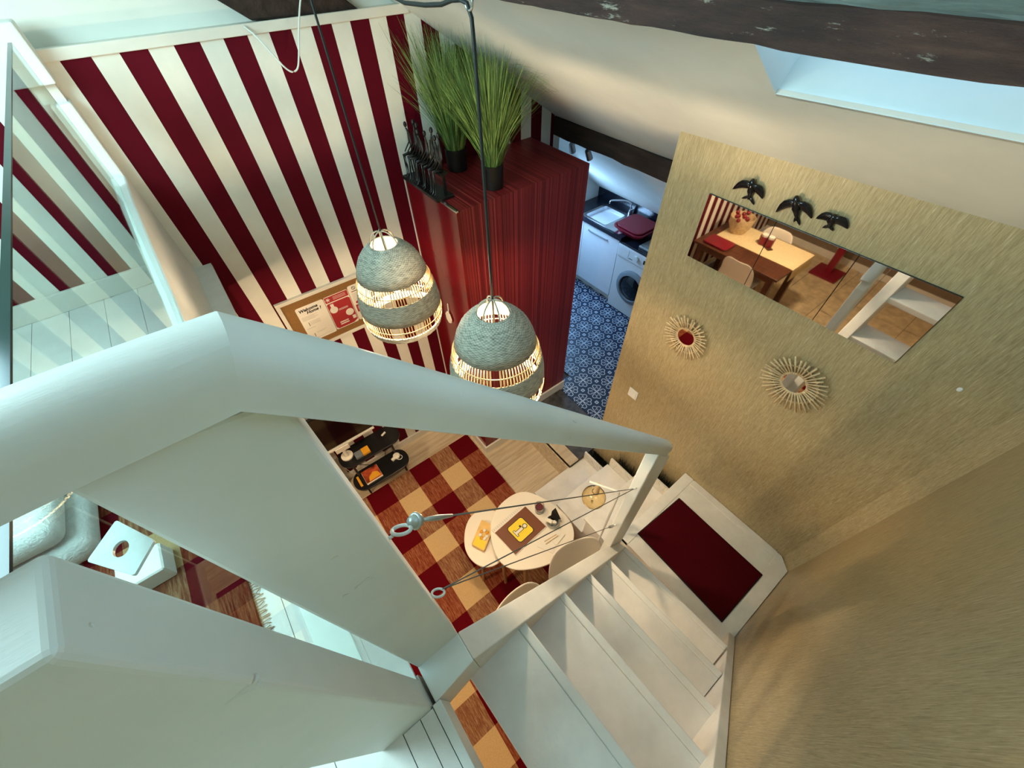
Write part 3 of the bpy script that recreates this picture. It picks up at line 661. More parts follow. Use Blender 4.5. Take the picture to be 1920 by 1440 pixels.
# ================================================================== WARDROBE AND WHAT STANDS ON IT
WT = 2.46
wd = thing('wardrobe', (1.49, 2.1, 0), 'tall red wardrobe with fine vertical stripes and a glossy side panel', 'wardrobe')
MB().box((1.022, 1.812, 0.10), (1.978, 2.392, WT)).build('body', 'redstripe', wd)
MB().box((1.0, 1.812, 0.10), (1.0215, 2.394, WT-0.004)).build('side_panel', 'redgloss', wd)
MB().box((0.998, 1.812, WT-0.006), (1.014, 2.394, WT+0.004)).build('edge_profile', 'chrome', wd, bevel=0.002)
MB().box((0.995, 1.796, 0.0), (1.42, 1.812, 0.10)).box((1.42, 1.796, KIT), (1.985, 1.812, KIT+0.10)).box((0.985, 1.796, 0.0), (1.0, 2.38, 0.10)).build('plinth', 'base', wd, bevel=0.003)
tg = thing('hanging_tag', (0.985, 2.10, 1.50), 'small white tag hanging by a string on the glossy side of the wardrobe', 'tag')
MB().prism([(2.10+u, 1.55+v) for u, v in [(-.018, .045), (.018, .055), (.045, .02), (.04, -.03), (.012, -.052), (-.022, -.035), (-.035, 0.0)]], YZ, 0.984, 0.992).build('tag_card', 'paper', tg, bevel=0.002)
MB().tube([(0.994, 2.10, 1.68), (0.990, 2.10, 1.60)], 0.004, 6).build('string', 'wcord', tg)

def grass_pot(name, c, R, h, nb, spread, hgt, label, seed, lim):
    rnd = random.Random(seed)
    t = thing(name, c, label, 'plant', 'grass pots on the wardrobe')
    MB().lathe([(R*0.92, 0), (R, h), (R-0.006, h), (R-0.008, h-0.02), (0.002, h-0.02)], c, 28, cap0=True).build('pot', 'darkpot', t, smooth='auto')
    mb = MB()
    for k in range(nb):
        a = rnd.uniform(0, 2*PI); r0 = R*0.75*math.sqrt(rnd.random()); b = a + rnd.uniform(-0.5, 0.5)
        L = hgt*rnd.uniform(0.62, 1.05); sp = spread*rnd.uniform(0.08, 1.0)
        p0 = Vector(c) + Vector((r0*math.cos(a), r0*math.sin(a), h-0.02)); dr = Vector((math.cos(b), math.sin(b), 0))
        pts = []
        droop = rnd.uniform(0.0, 0.16)*hgt
        for i in range(6):
            q = i/5
            p = p0 + dr*(sp*(q**1.25)) + Vector((0, 0, L*q - droop*q**3.2))
            zr = roofz(p.x, p.y)-0.02
            if p.z > zr: p.z = zr - rnd.uniform(0, 0.01)
            if p.y > 2.385: p.y = 2.385 - rnd.uniform(0, 0.02)
            pts.append(p)
        wv = dr.cross(Vector((0, 0, 1)))*rnd.uniform(0.0015, 0.0030)
        wv.rotate(Matrix.Rotation(rnd.uniform(-1, 1), 3, 'Z'))
        secs = []
        for i, p in enumerate(pts):
            s_ = (1 - (i/5)**2*0.85); secs.append([p-wv*s_, p+Vector((0, 0, 0.0004))+dr*0.0008*s_, p+wv*s_])
        mb.loft(secs, cap=False, closed=False)
    mb.build('blades', 'grass', t, kind='stuff')
    return t
grass_pot('potted_grass', (1.33, 1.935, WT), 0.062, 0.125, 760, 0.32, 0.62, 'green artificial grass in a black pot at the front edge of the wardrobe', 3, 0)
grass_pot('potted_grass', (1.305, 2.275, WT), 0.066, 0.12, 680, 0.29, 0.62, 'green artificial grass in a black pot behind the sculpture by the striped wall', 5, 0)

sc = thing('figure_sculpture', (1.03, 2.17, WT), 'black metal sculpture of thin people sitting in a row on a bench', 'sculpture')
MB().box((0.975, 1.965, WT), (1.085, 2.372, WT+0.018)).build('base_plate', 'black', sc, bevel=0.003)
MB().box((1.035, 1.995, WT+0.115), (1.078, 2.352, WT+0.128)).box((1.05, 2.0, WT+0.018), (1.064, 2.012, WT+0.116)).box((1.05, 2.335, WT+0.018), (1.064, 2.347, WT+0.116)).build('bench', 'black', sc)
for k in range(8):
    y = 2.018 + k*0.0445; rnd = random.Random(k); s_ = rnd.uniform(0.9, 1.12); lean = rnd.uniform(-.012, .008)
    z0 = WT+0.134; mb = MB()
    hd = Vector((1.058+lean*2, y+rnd.uniform(-.008, .008), z0+0.150*s_))
    mb.tube([(1.056, y, z0-.004), (1.058+lean*.5, y, z0+.04*s_), (1.06+lean, y, z0+.085*s_), (1.06+lean*1.5, y, z0+.115*s_), hd-Vector((0, 0, .016))], [.010, .008, .0105, .006, .0045], 8)
    mb.sphere(hd, .0115, 10, 7, (0.85, 0.8, 1.25))
    for sgn in (-1, 1):
        yo = y + sgn*.007
        kn = Vector((1.004+rnd.uniform(-.008, .008), yo+sgn*.002, z0+.002)); ft = Vector((0.998+rnd.uniform(-.012, .012), yo+sgn*.003, WT+0.028))
        mb.tube([(1.054, yo, z0+.001), (1.03, yo, z0+.004), kn, (kn+ft)/2+Vector((.002, 0, 0)), ft, ft+Vector((-.014, 0, -.006))], [.007, .0062, .0052, .0048, .0036, .003], 6)
        hn = Vector((1.022+rnd.uniform(-.012, .01), yo+sgn*.003, z0+.014))
        mb.tube([(1.06+lean, y+sgn*.009, z0+.106*s_), (1.058+lean, y+sgn*.016, z0+.055*s_), hn], [.0048, .004, .003], 6)
    mb.build('seated_figure', 'black', sc, smooth=True)

# ================================================================== PENDANT LAMPS
def pendant(c, label, lit):
    x, y, zt = c
    t = thing('pendant_lamp', (x, y, zt-0.45), label, 'lamp', 'woven pendant lamps over the living room')
    P = lambda prof: [(r, z-zt) for r, z in prof]
    def band(name, prof, mat, th=0.005):
        inn = [(r-th, z) for r, z in prof[::-1]]
        mb = MB(); secs = prof + inn + [prof[0]]
        # corrugated weave: alternate radius around
        n = 72; c0 = Vector((x, y, zt))
        base = len(mb.v)
        sl_ = []
        for r, z in secs:
            sl_.append([c0 + Vector(((r+0.0012*(k % 2))*math.cos(2*PI*k/n), (r+0.0012*(k % 2))*math.sin(2*PI*k/n), z)) for k in range(n)])
        mb.loft(sl_, cap=False); return mb.build(name, mat, t, smooth=True)
    b1 = [(0.058, -0.055), (0.075, -0.066), (0.096, -0.085), (0.118, -0.112), (0.134, -0.145), (0.146, -0.185)]
    b2 = [(0.166, -0.252), (0.173, -0.285), (0.178, -0.32), (0.180, -0.352)]
    b3 = [(0.177, -0.420), (0.174, -0.436), (0.170, -0.450)]
    band('woven_crown', b1, 'weave'); band('woven_belt', b2, 'weave'); band('woven_rim', b3, 'weave', 0.007)
    c0 = Vector((x, y, zt))
    for (ra, za), (rb, zb), nm in (((0.145, -0.183), (0.166, -0.254), 0), ((0.1795, -0.350), (0.177, -0.422), 1)):
        mb = MB(); n = 84
        for k in range(n):
            if (k % 14) in (12, 13): continue
            a = 2*PI*k/n; d = Vector((math.cos(a), math.sin(a), 0))
            mb.tube([c0 + d*(ra-.003) + Vector((0, 0, za)), c0 + d*((ra+rb)/2-.002) + Vector((0, 0, (za+zb)/2)), c0 + d*(rb-.003) + Vector((0, 0, zb))], 0.0026, 5)
        rm = (ra+rb)/2+.002; mb.torus(c0 + Vector((0, 0, (za+zb)/2)), rm, 0.0022, (0, 0, 1), 60, 5)
        mb.build('stick_band', 'bamboo', t, smooth=True, kind='stuff')
    for k in range(6):
        a = 2*PI*k/6+0.3; d = Vector((math.cos(a), math.sin(a), 0))
        pts = smooth_line([c0 + d*.057 + Vector((0, 0, -.062)), c0 + d*.047 + Vector((0, 0, -.026)), c0 + d*.02 + Vector((0, 0, -.004)), c0 + d*.004 + Vector((0, 0, -.004))], 2)
        MB().tube(pts, 0.0028, 6).build('strap', 'rope', t, smooth=True)
    MB().tube([c0 + Vector((0, 0, -.13)), c0 + Vector((0, 0, .02))], 0.0035, 8).build('lamp_cord', 'cord', t)
    MB().lathe([(0.004, -.12), (0.018, -.125), (0.020, -.17), (0.018, -.185), (0.002, -.186)], c0, 20, cap0=True).build('socket', 'black', t, smooth='auto')
    MB().lathe([(0.013, -.186), (0.016, -.20), (0.026, -.225), (0.030, -.25), (0.024, -.275), (0.010, -.287), (0.002, -.288)], c0, 20).build('bulb', 'bulb', t, smooth=True)
    point('pendant_bulb_light', (x, y, zt-0.30), lit, WARM, 0.028)
    return t
pendant((0.566, 0.862, 2.69), 'woven seagrass pendant lamp nearer the gold wall, hanging from the steel hook', 42)
pendant((0.470, 1.479, 2.69), 'woven seagrass pendant lamp in front of the cork board', 34)
tag(MB().tube(smooth_line([(0.566, 0.862, 2.70), (0.566, 0.863, 3.0), (0.567, 0.866, 3.30), (0.568, 0.872, 3.372), (0.560, 0.905, 3.380), (0.556, 0.98, 3.362), (0.566, 1.19, 3.352), (0.60, 1.5, 3.40), (0.62, 1.8, 3.53)], 1), 0.0042, 8).build('pendant_cable', 'cord', smooth=True), 'black cable hooked up and running down to the nearer pendant lamp', 'cable')
tag(MB().tube(smooth_line([(0.470, 1.479, 2.70), (0.468, 1.479, 3.0), (0.464, 1.479, 3.34), (0.46, 1.48, 3.64)], 1), 0.0035, 8).build('pendant_cable', 'cord', smooth=True), 'black cable running straight down to the pendant lamp before the cork board', 'cable')
hk = [Vector((0.566, 0.872, 3.374))]
pts = [Vector((0.566, 0.874+0.012*math.cos(a), 3.378+0.014*math.sin(a))) for a in [PI*0.05-k*PI/10 for k in range(0, 12)]]
pts += [Vector((0.566, 0.868, 3.41)), Vector((0.566, 0.872, 3.46)), Vector((0.566, 0.872, roofz(0.566, 0.872)+0.004))]
tag(MB().tube(pts, 0.0028, 8).build('ceiling_hook', 'chrome', smooth=True), 'bright steel ceiling hook holding the black pendant cable', 'hook')
tag(MB().tube(smooth_line([(0.72, 2.30, 3.42), (0.70, 2.30, 3.30), (0.645, 2.30, 3.20), (0.600, 2.30, 3.09), (0.575, 2.30, 3.045), (0.538, 2.30, 3.045), (0.50, 2.31, 3.11), (0.47, 2.34, 3.17), (0.449, 2.383, 3.196)], 2), 0.0036, 8).build('loose_cable', 'wcord', smooth=True), 'loose white cable looping down in front of the striped wall', 'cable')

# ================================================================== CORK BOARD AND POSTERS
bd = thing('cork_board', (0.32, 2.39, 1.56), 'cork board in a white wooden frame on the striped wall', 'board')
X0, X1, Z0, Z1 = 0.003, 0.632, 1.566, 1.982
MB().box((X0+.01, 2.386, Z0+.01), (X1-.01, 2.398, Z1-.01)).build('cork', 'cork', bd)
for a, b in (((X0, 2.378, Z0), (X1, 2.399, Z0+.024)), ((X0, 2.378, Z1-.024), (X1, 2.399, Z1)), ((X0, 2.378, Z0+.024), (X0+.024, 2.399, Z1-.024)), ((X1-.024, 2.378, Z0+.024), (X1, 2.399, Z1-.024))):
    MB().box(a, b).build('frame_rail', 'base', bd, bevel=0.002)
def sheet(name, x0, x1, z0, z1, mat, label, y=2.3845, r=0.012):
    return tag(MB().prism(rrect(x0, z0, x1, z1, r, 4), XZ, y, y+0.0012).build(name, mat), label, 'poster')
def bars(parent, lst, mat, y):
    mb = MB()
    for x0, z0, x1, z1 in lst: mb.prism([(x0, z0), (x1, z0), (x1, z1), (x0, z1)], XZ, y-0.0003, y)
    return mb.build('print', mat, parent, kind='stuff')
w1 = sheet('welcome_poster', 0.092, 0.270, 1.632, 1.905, 'paper', 'white welcome sheet pinned at the left of the cork board')
fnp = lambda x0, z0, rot=0.06: (lambda x, y: (x0 + x*math.cos(rot) - y*math.sin(rot), 2.3840, z0 + x*math.sin(rot) + y*math.cos(rot)))
text('lettering', 'Welcome', 0.030, fnp(0.106, 1.866, 0.03), 'ink', w1, bold=0.0012, shear=0.25)
text('lettering', 'Home !', 0.030, fnp(0.148, 1.843, 0.03), 'ink', w1, bold=0.0012, shear=0.25)
bars(w1, [(0.104, 1.826-.008*k, 0.205-.02*(k % 2), 1.8285-.008*k) for k in range(4)] + [(0.14, 1.782-.006*k, 0.205, 1.7835-.006*k) for k in range(5)] + [(0.104, 1.735, 0.16, 1.7375), (0.15, 1.69, 0.215, 1.6915), (0.15, 1.683, 0.20, 1.6845), (0.104, 1.648, 0.25, 1.6495)], 'grey', 2.3843)
bars(w1, [(0.130, 1.752, 0.1335, 1.782), (0.132, 1.660, 0.1355, 1.688)], 'ink', 2.3843)
w2 = sheet('red_poster', 0.2735, 0.434, 1.638, 1.905, 'paper', 'red and white notice sheet in the middle of the cork board')
MB().prism(rrect(0.277, 1.858, 0.431, 1.901, 0.005, 3), XZ, 2.3841, 2.3844).build('print', 'postred', w2)
MB().prism([(0.277, 1.845)]+[(0.277, 1.66), (0.292, 1.643), (0.400, 1.643), (0.431, 1.66), (0.431, 1.84), (0.418, 1.851), (0.285, 1.851)], XZ, 2.3841, 2.3844).build('print', 'postred', w2)
mb = MB()
for k in range(3):
    a = PI*k/3; dx, dz = .014*math.cos(a), .014*math.sin(a); nx, nz_ = -.0022*math.sin(a), .0022*math.cos(a); cx, cz = .296, 1.880
    mb.prism([(cx-dx-nx, cz-dz-nz_), (cx+dx-nx, cz+dz-nz_), (cx+dx+nx, cz+dz+nz_), (cx-dx+nx, cz-dz+nz_)], XZ, 2.3838, 2.3841)
mb.prism(circle(0.308, 1.795, 0.026), XZ, 2.3838, 2.3841); mb.prism(circle(0.398, 1.735, 0.027), XZ, 2.3838, 2.3841)
mb.prism([(0.296, 1.818), (0.318, 1.818), (0.318, 1.843), (0.296, 1.843)], XZ, 2.3838, 2.3841); mb.prism([(0.404, 1.672), (0.426, 1.672), (0.426, 1.70), (0.404, 1.70)], XZ, 2.3838, 2.3841)
for z in (1.680, 1.664): mb.prism([(0.312, z), (0.372, z), (0.372, z+.009), (0.312, z+.009)], XZ, 2.3838, 2.3841)
for z in (1.785, 1.777): mb.prism([(0.338, z), (0.40, z), (0.40, z+.003), (0.338, z+.003)], XZ, 2.3838, 2.3841)
for z in (1.888, 1.879, 1.870): mb.prism([(0.33, z), (0.415, z), (0.415, z+.002), (0.33, z+.002)], XZ, 2.3838, 2.3841)
mb.build('print', 'paper', w2, kind='stuff')
w3 = sheet('notice_sheet', 0.4375, 0.570, 1.640, 1.918, 'paper', 'white notice sheet at the right of the cork board behind the pendant lamp')
MB().torus((0.475, 2.3838, 1.895), 0.011, 0.0018, (0, 1, 0), 18, 6).tube([(0.468, 2.3838, 1.902), (0.482, 2.3838, 1.888)], 0.0013, 5).build('print', 'ink', w3, kind='stuff')
bars(w3, [(0.455, 1.868, 0.54, 1.873)], 'ink', 2.3843)
bars(w3, [(0.452, 1.855-.008*k, 0.55, 1.857-.008*k) for k in range(8)] + [(0.46, 1.665, 0.55, 1.667)], 'grey', 2.3843)
MB().prism(rrect(0.450, 1.705, 0.50, 1.765, 0.006, 3), XZ, 2.3841, 2.3844).prism(circle(0.468, 1.783, 0.010), XZ, 2.3841, 2.3844).build('print', 'postred', w3, kind='stuff')
text('lettering', '17', 0.042, lambda x, y: (0.455+x*0.9, 2.3839, 1.720+y), 'paper', w3, bold=0.001)

# ================================================================== GOLD WALL: MIRRORS, SWALLOWS, SUNBURST MIRRORS, SWITCH
for k, lab in enumerate(('square frameless mirror tile nearest the kitchen', 'middle one of the three square mirror tiles', 'square frameless mirror tile nearest the stair corner')):
    y1 = 0.855 - k*0.302; y0 = y1 - 0.3005
    m_ = thing('mirror_tile', (1.70, (y0+y1)/2, 2.395), lab, 'mirror', 'mirror tiles on the gold wall')
    MB().box((1.699, y0, 2.396), (1.7055, y1, 2.692)).build('tile_back', 'black', m_)
    MB().box((1.6975, y0+.0008, 2.3968), (1.6990, y1-.0008, 2.6912)).build('mirror_face', 'mirror', m_)
def swallow(c, s_, wl, wr_, tl, label):
    # c: body centre (y,z); wing tips and tail given as (y,z)
    cy, cz = c; hx, hz = s_
    o = MB()
    bdv = Vector((0, hx-cy, hz-cz)); L = bdv.length; ud = bdv.normalized(); sd = Vector((0, ud.z, -ud.y))
    tb = Vector((0, (tl[0][0]+tl[1][0])/2, (tl[0][1]+tl[1][1])/2)); C = Vector((0, cy, cz)); Hh = Vector((0, hx, hz)); X = lambda p, dx: Vector((1.706-dx, p.y, p.z))
    tk = (tb*0.55 + C*0.45)
    st_ = [(Hh, .004, .004, .018), (Hh*0.8+C*0.2, .010, .009, .020), (Hh*0.5+C*0.5, .011, .011, .018), (C, .015, .014, .017), (C*0.6+tk*0.4, .011, .010, .014), (tk, .0065, .006, .010), (tk*0.4+tb*0.6, .005, .004, .007)]
    o.ell([X(p, d) for p, a, b, d in st_], [sd*a for p, a, b, d in st_], [Vector((1, 0, 0))*b for p, a, b, d in st_], 12)
    sh = Hh*0.45 + C*0.55
    for tip in (wl, wr_):
        T = Vector((0, tip[0], tip[1])); ax = (T-sh); n_ = Vector((0, ax.z, -ax.y)).normalized()
        sg = 1 if n_.dot(ud) > 0 else -1
        bow = n_*sg*ax.length*0.16
        q = [0, .2, .45, .7, .9, 1.0]; wd_ = [.012, .0155, .015, .011, .006, .0015]
        o.ell([X(sh + ax*t + bow*math.sin(PI*t)*0.9, .020-.012*t) for t in q], [n_*w_ for w_ in wd_], [Vector((1, 0, 0))*(.007-.0045*t) for t in q], 10)
    for tip in tl:
        T = Vector((0, tip[0], tip[1])); ax = T-tk; n_ = Vector((0, ax.z, -ax.y)).normalized()
        q = [0, .35, .7, 1.0]; o.ell([X(tk+ax*t, .009-.003*t) for t in q], [n_*w_ for w_ in (.005, .006, .005, .0012)], [Vector((1, 0, 0))*.003 for t in q], 8)
    return tag(o.build('swallow_ornament', 'blackglaze', smooth=True), label, 'ornament', 'black swallows on the gold wall')
swallow((0.690, 2.763), (0.702, 2.806), (0.767, 2.742), (0.640, 2.748), ((0.718, 2.722), (0.662, 2.716)), 'glossy black swallow ornament nearest the kitchen, above the mirror')
swallow((0.510, 2.762), (0.530, 2.803), (0.573, 2.722), (0.449, 2.746), ((0.498, 2.712), (0.474, 2.709)), 'largest black swallow ornament, middle of the three above the mirror')
swallow((0.385, 2.762), (0.385, 2.790), (0.436, 2.752), (0.330, 2.757), ((0.402, 2.730), (0.366, 2.733)), 'smallest black swallow ornament nearest the stair corner')
tag(MB().sphere((1.704, 0.350, 2.776), 0.009, 10, 6, (0.4, 1, 1)).build('wall_plug', 'greyplastic', smooth=True), 'dark wall plug beside the smallest swallow', 'plug')
tag(MB().sphere((1.704, -0.234, 2.416), 0.008, 10, 6, (0.4, 1, 1.2)).build('wall_hook', 'white', smooth=True), 'small white hook alone on the gold wall', 'hook')
def sunburst(c, R, n, label, seed):
    rnd = random.Random(seed); cy, cz = c
    t = thing('sunburst_mirror', (1.70, cy, cz-R), label, 'mirror', 'rattan sunburst mirrors')
    gx = 1.682
    MB().prism(circle(cy, cz, 0.052, 28), YZ, 1.692, 1.704).build('mirror_back', 'rod', t)
    MB().prism(circle(cy, cz, 0.050, 28), YZ, 1.6895, 1.6925).build('mirror_glass', 'mirror', t)
    MB().torus((1.690, cy, cz), 0.052, 0.0035, (1, 0, 0), 30, 6).build('inner_ring', 'rod', t, smooth=True)
    proto = None
    for k in range(n):
        a = 2*PI*k/n + rnd.uniform(-.03, .03); L = R*(1.0 if k % 2 else 0.93)*rnd.uniform(.97, 1.03)
        d = Vector((0, math.cos(a), math.sin(a)))
        MB().tube([Vector((1.690, cy, cz))+d*0.050, Vector((1.678, cy, cz))+d*L], [0.0034, 0.0046], 6).build('rattan_ray', 'rod', t, smooth=True)
    pts = []
    for k in range(n*2+1):
        a = PI*k/n; r = R*(0.66 if k % 2 else 0.76); pts.append(Vector((1.6795+0.005*(k % 2), cy+r*math.cos(a), cz+r*math.sin(a))))
    MB().tube(pts, 0.0024, 5).build('woven_ring', 'rod', t, smooth=True)
    for r in (0.62*R,): MB().torus((1.692, cy, cz), r, 0.0018, (1, 0, 0), 36, 5).build('support_ring', 'rod', t, smooth=True)
    MB().torus((1.689, cy, cz), 0.057, 0.0028, (1, 0, 0), 30, 6).build('inner_ring', 'rod', t, smooth=True)
sunburst((0.699, 1.978), 0.134, 36, 'round rattan sunburst mirror below the left mirror tile', 1)
sunburst((0.160, 2.092), 0.142, 38, 'round rattan sunburst mirror nearer the stair corner', 2)
sw = thing('light_switch', (1.70, 0.89, 1.25), 'white light switch low on the gold wall', 'switch')
MB().box((1.697, 0.852, 1.250), (1.706, 0.928, 1.332)).build('switch_plate', 'white', sw, bevel=0.004)
MB().box((1.693, 0.862, 1.262), (1.698, 0.918, 1.320)).build('rocker', 'white', sw, bevel=0.002)

# ================================================================== DOORMAT AND DARK GRASS BY THE STEPS
dm = thing('doormat', (1.315, -0.05, 0.97), 'dark red doormat with black edging on the stair landing', 'doormat')
MB().hexa([(1.114, -0.349, 0.9705), (1.511, -0.352, 0.9705), (1.517, 0.242, 0.9705), (1.122, 0.254, 0.9705), (1.114, -0.349, 0.976), (1.511, -0.352, 0.976), (1.517, 0.242, 0.976), (1.122, 0.254, 0.976)]).build('edging', 'matedge', dm, bevel=0.002)
MB().hexa([(1.121, -0.342, 0.974), (1.504, -0.345, 0.974), (1.510, 0.235, 0.974), (1.129, 0.247, 0.974), (1.121, -0.342, 0.979), (1.504, -0.345, 0.979), (1.510, 0.235, 0.979), (1.129, 0.247, 0.979)]).build('pile', 'redmat', dm)
for q, (y0, y1, z, lab) in enumerate(((0.835, 1.06, 0.18, 'dark ornamental grass planter beside the lowest step'), (0.57, 0.82, 0.42, 'dark ornamental grass planter beside the middle step'), (0.325, 0.555, 0.665, 'dark ornamental grass planter beside the step below the landing'))):
    t = thing('grass_planter', (1.656, (y0+y1)/2, 0.0), lab, 'plant', 'dark grass planters along the gold wall')
    MB().box((1.611, y0, 0.0), (1.703, y1, z)).build('planter_box', 'soil', t)
    rnd = random.Random(q+20); mb = MB()
    for k in range(520):
        p0 = Vector((rnd.uniform(1.618, 1.698), rnd.uniform(y0+.005, y1-.005), z)); dr = Vector((rnd.uniform(-.055, .0), rnd.uniform(-.05, .05), rnd.uniform(.10, .22)))
        pts = [p0, p0+dr*0.5+Vector((0, 0, .01)), p0+dr]
        for p in pts: p.x = min(p.x, 1.703)
        wv = Vector((rnd.uniform(-1, 1), rnd.uniform(-1, 1), 0)).normalized()*0.0018
        mb.loft([[p-wv*(1-i*.4), p+wv*(1-i*.4)] for i, p in enumerate(pts)], cap=False, closed=False)
    mb.build('blades', 'dgrass', t, kind='stuff')
# ================================================================== LIVING ROOM
rg = thing('checked_rug', (0.3, 0.8, 0), 'large dark red, brown and sand checked rug on the living room floor', 'rug')
MB().box((-0.90, -0.30, 0.0005), (0.955, 2.110, 0.009)).build('rug_weave', 'rug', rg, bevel=0.003)
mb = MB()
for k in range(200):
    y = -0.295 + k*(2.40/200); mb.tube([(0.954, y, 0.005), (0.964+random.uniform(-.003, .003), y+random.uniform(-.003, .003), 0.002)], 0.0012, 4)
mb.build('fringe', 'rug', rg, kind='stuff')
# nest of tables
TB = smooth_poly([(0.50, 1.02), (0.66, 1.10), (0.86, 1.085), (0.955, 0.93), (1.01, 0.70), (0.95, 0.555), (0.80, 0.50), (0.60, 0.545), (0.42, 0.665), (0.40, 0.82)], 3)
t = thing('coffee_table', (0.70, 0.78, 0.009), 'larger white rounded coffee table holding the brown binder', 'table', 'nest of white coffee tables')
MB().prism(TB, XYZ, 0.530, 0.550).build('tabletop', 'cream', t, bevel=0.004)
for x, y, dx, dy in ((0.60, 1.0, -.04, .05), (0.91, 0.97, .05, .03), (0.545, 0.64, -.03, -.05)):
    MB().tube([(x, y, 0.53), (x+dx, y+dy, 0.010)], [0.018, 0.012], 10).build('leg', 'wood', t, smooth='auto')
SB = smooth_poly([(0.36, 1.15), (0.48, 1.20), (0.60, 1.14), (0.66, 1.0), (0.62, 0.86), (0.50, 0.78), (0.36, 0.77), (0.27, 0.85), (0.255, 1.0)], 3)
t = thing('side_table', (0.45, 0.98, 0.009), 'lower white rounded coffee table tucked under the larger one', 'table', 'nest of white coffee tables')
MB().prism(SB, XYZ, 0.440, 0.460).build('tabletop', 'cream', t, bevel=0.004)
for x, y, dx, dy in ((0.45, 1.12, .0, .04), (0.34, 0.88, -.045, -.02), (0.47, 0.82, -.045, -.085)):
    MB().tube([(x, y, 0.44), (x+dx, y+dy, 0.010)], [0.017, 0.012], 10).build('leg', 'wood', t, smooth='auto')
# binder with the i sign, wire-bound
bi = thing('info_binder', (0.66, 0.84, 0.5505), 'brown wire-bound information binder with a yellow i sign on the coffee table', 'binder')
O_ = Vector((0.495, 0.933, 0)); U = Vector((0.2998, 0.020, 0)); V = Vector((0.0245, -0.2125, 0))
def bp(u, v, z): p = O_ + U*u + V*v; return (p.x, p.y, z)
def bpoly(poly, z0, z1, name, mat, par): return MB().prism(poly, lambda u, v, q: bp(u, v, q), z0, z1).build(name, mat, par)
bpoly([(-.012, -.16), (1.012, -.16), (1.012, 1.02), (-.012, 1.02)], 0.5505, 0.560, 'pages', 'paper', bi)
bpoly([(0, 0), (1, 0), (1, 1), (0, 1)], 0.5602, 0.5615, 'cover', 'brown', bi)
sq = [(0.5+u*0.71, 0.5+v) for u, v in rrect(-.345, -.345, .345, .345, .10)]
sqi = [(0.5+u*0.71, 0.5+v) for u, v in rrect(-.32, -.32, .32, .32, .085)]
bpoly(sq, 0.5616, 0.5619, 'sign_outline', 'ink', bi); bpoly(sqi, 0.5619, 0.5622, 'sign_field', 'yellow', bi)
def im(u, v): return (0.5 + v*0.71, 0.5 + u)
i_o = [im(*p) for p in [(-.13, .10), (.065, .10), (.065, -.17), (.13, -.17), (.13, -.25), (-.13, -.25), (-.13, -.17), (-.065, -.17), (-.065, .035), (-.13, .035)]]
def rot(p): return p
bpoly(i_o, 0.5622, 0.5624, 'letter_outline', 'ink', bi)
i_w = [im(*p) for p in [(-.052, .082), (.047, .082), (.047, -.19), (.112, -.19), (.112, -.232), (-.112, -.232), (-.112, -.19), (-.047, -.19), (-.047, .053), (-.052, .053)]]
bpoly(i_w, 0.5624, 0.5626, 'letter_fill', 'paper', bi)
bpoly([im(.0+.088*math.cos(a), .195+.088*math.sin(a)) for a in [2*PI*k/20 for k in range(20)]], 0.5622, 0.5624, 'letter_outline', 'ink', bi)
bpoly([im(.0+.064*math.cos(a), .195+.064*math.sin(a)) for a in [2*PI*k/20 for k in range(20)]], 0.5624, 0.5626, 'letter_fill', 'paper', bi)
mb = MB()
for k in range(17):
    c = Vector(bp(0.03+k*0.058, -0.09, 0.562)); mb.torus(c, 0.0075, 0.0009, U, 12, 5)
mb.build('wire_binding', 'steel', bi, kind='stuff')
# amber packet
O2 = Vector((0.317, 0.994, 0)); U2 = Vector((0.050, -0.103, 0)); V2 = Vector((0.171, 0.110, 0))
pk = thing('gift_packet', (0.43, 1.0, 0.4605), 'amber and yellow gift packet on the lower coffee table', 'packet')
mb = MB().prism(rrect(0.02, 0.01, 0.98, 0.99, 0.08, 3), lambda u, v, q: (O2.x+U2.x*u+V2.x*v, O2.y+U2.y*u+V2.y*v, q), 0.4605, 0.492)
mb.build('box', 'amberbook', pk, bevel=0.004)
MB().prism([(0.1, 0.05), (0.9, 0.05), (0.86, 0.34), (0.14, 0.38)], lambda u, v, q: (O2.x+U2.x*u+V2.x*v, O2.y+U2.y*u+V2.y*v, q), 0.4921, 0.4925).build('yellow_print', 'yellow', pk)
for k in range(7):
    a = 2*PI*k/7; c = O2 + U2*(0.55+.24*math.cos(a)) + V2*(0.52+.15*math.sin(a))
    MB().sphere((c.x, c.y, 0.495), 0.013, 8, 5, (1.2, 1, .3)).build('petal', 'orange' if k % 2 else 'wax', pk, smooth=True)
# candle glass, tin with leaves
cg = thing('candle_glass', (0.859, 0.866, 0.5505), 'clear tumbler with a dark red candle on the coffee table', 'candle')
c = (0.859, 0.866, 0.5505)
MB().lathe([(0.002, 0.0), (0.032, 0.0), (0.036, 0.09), (0.0335, 0.09), (0.030, 0.008), (0.002, 0.007)], c, 28).build('tumbler', 'tumbler', cg, smooth='auto')
MB().lathe([(0.002, 0.045), (0.0295, 0.045), (0.0305, 0.066), (0.002, 0.066)], c, 24, cap0=True, cap1=True).build('wax', 'candle', cg, smooth='auto')
tn = thing('tin_cup', (0.872, 0.728, 0.5505), 'small pale cup with a black napkin standing in it', 'cup')
c = (0.872, 0.728, 0.5505)
MB().lathe([(0.002, 0), (0.034, 0), (0.044, 0.025), (0.046, 0.055), (0.042, 0.062), (0.039, 0.055), (0.037, 0.02), (0.002, 0.016)], c, 28).build('cup', 'galv', tn, smooth='auto')
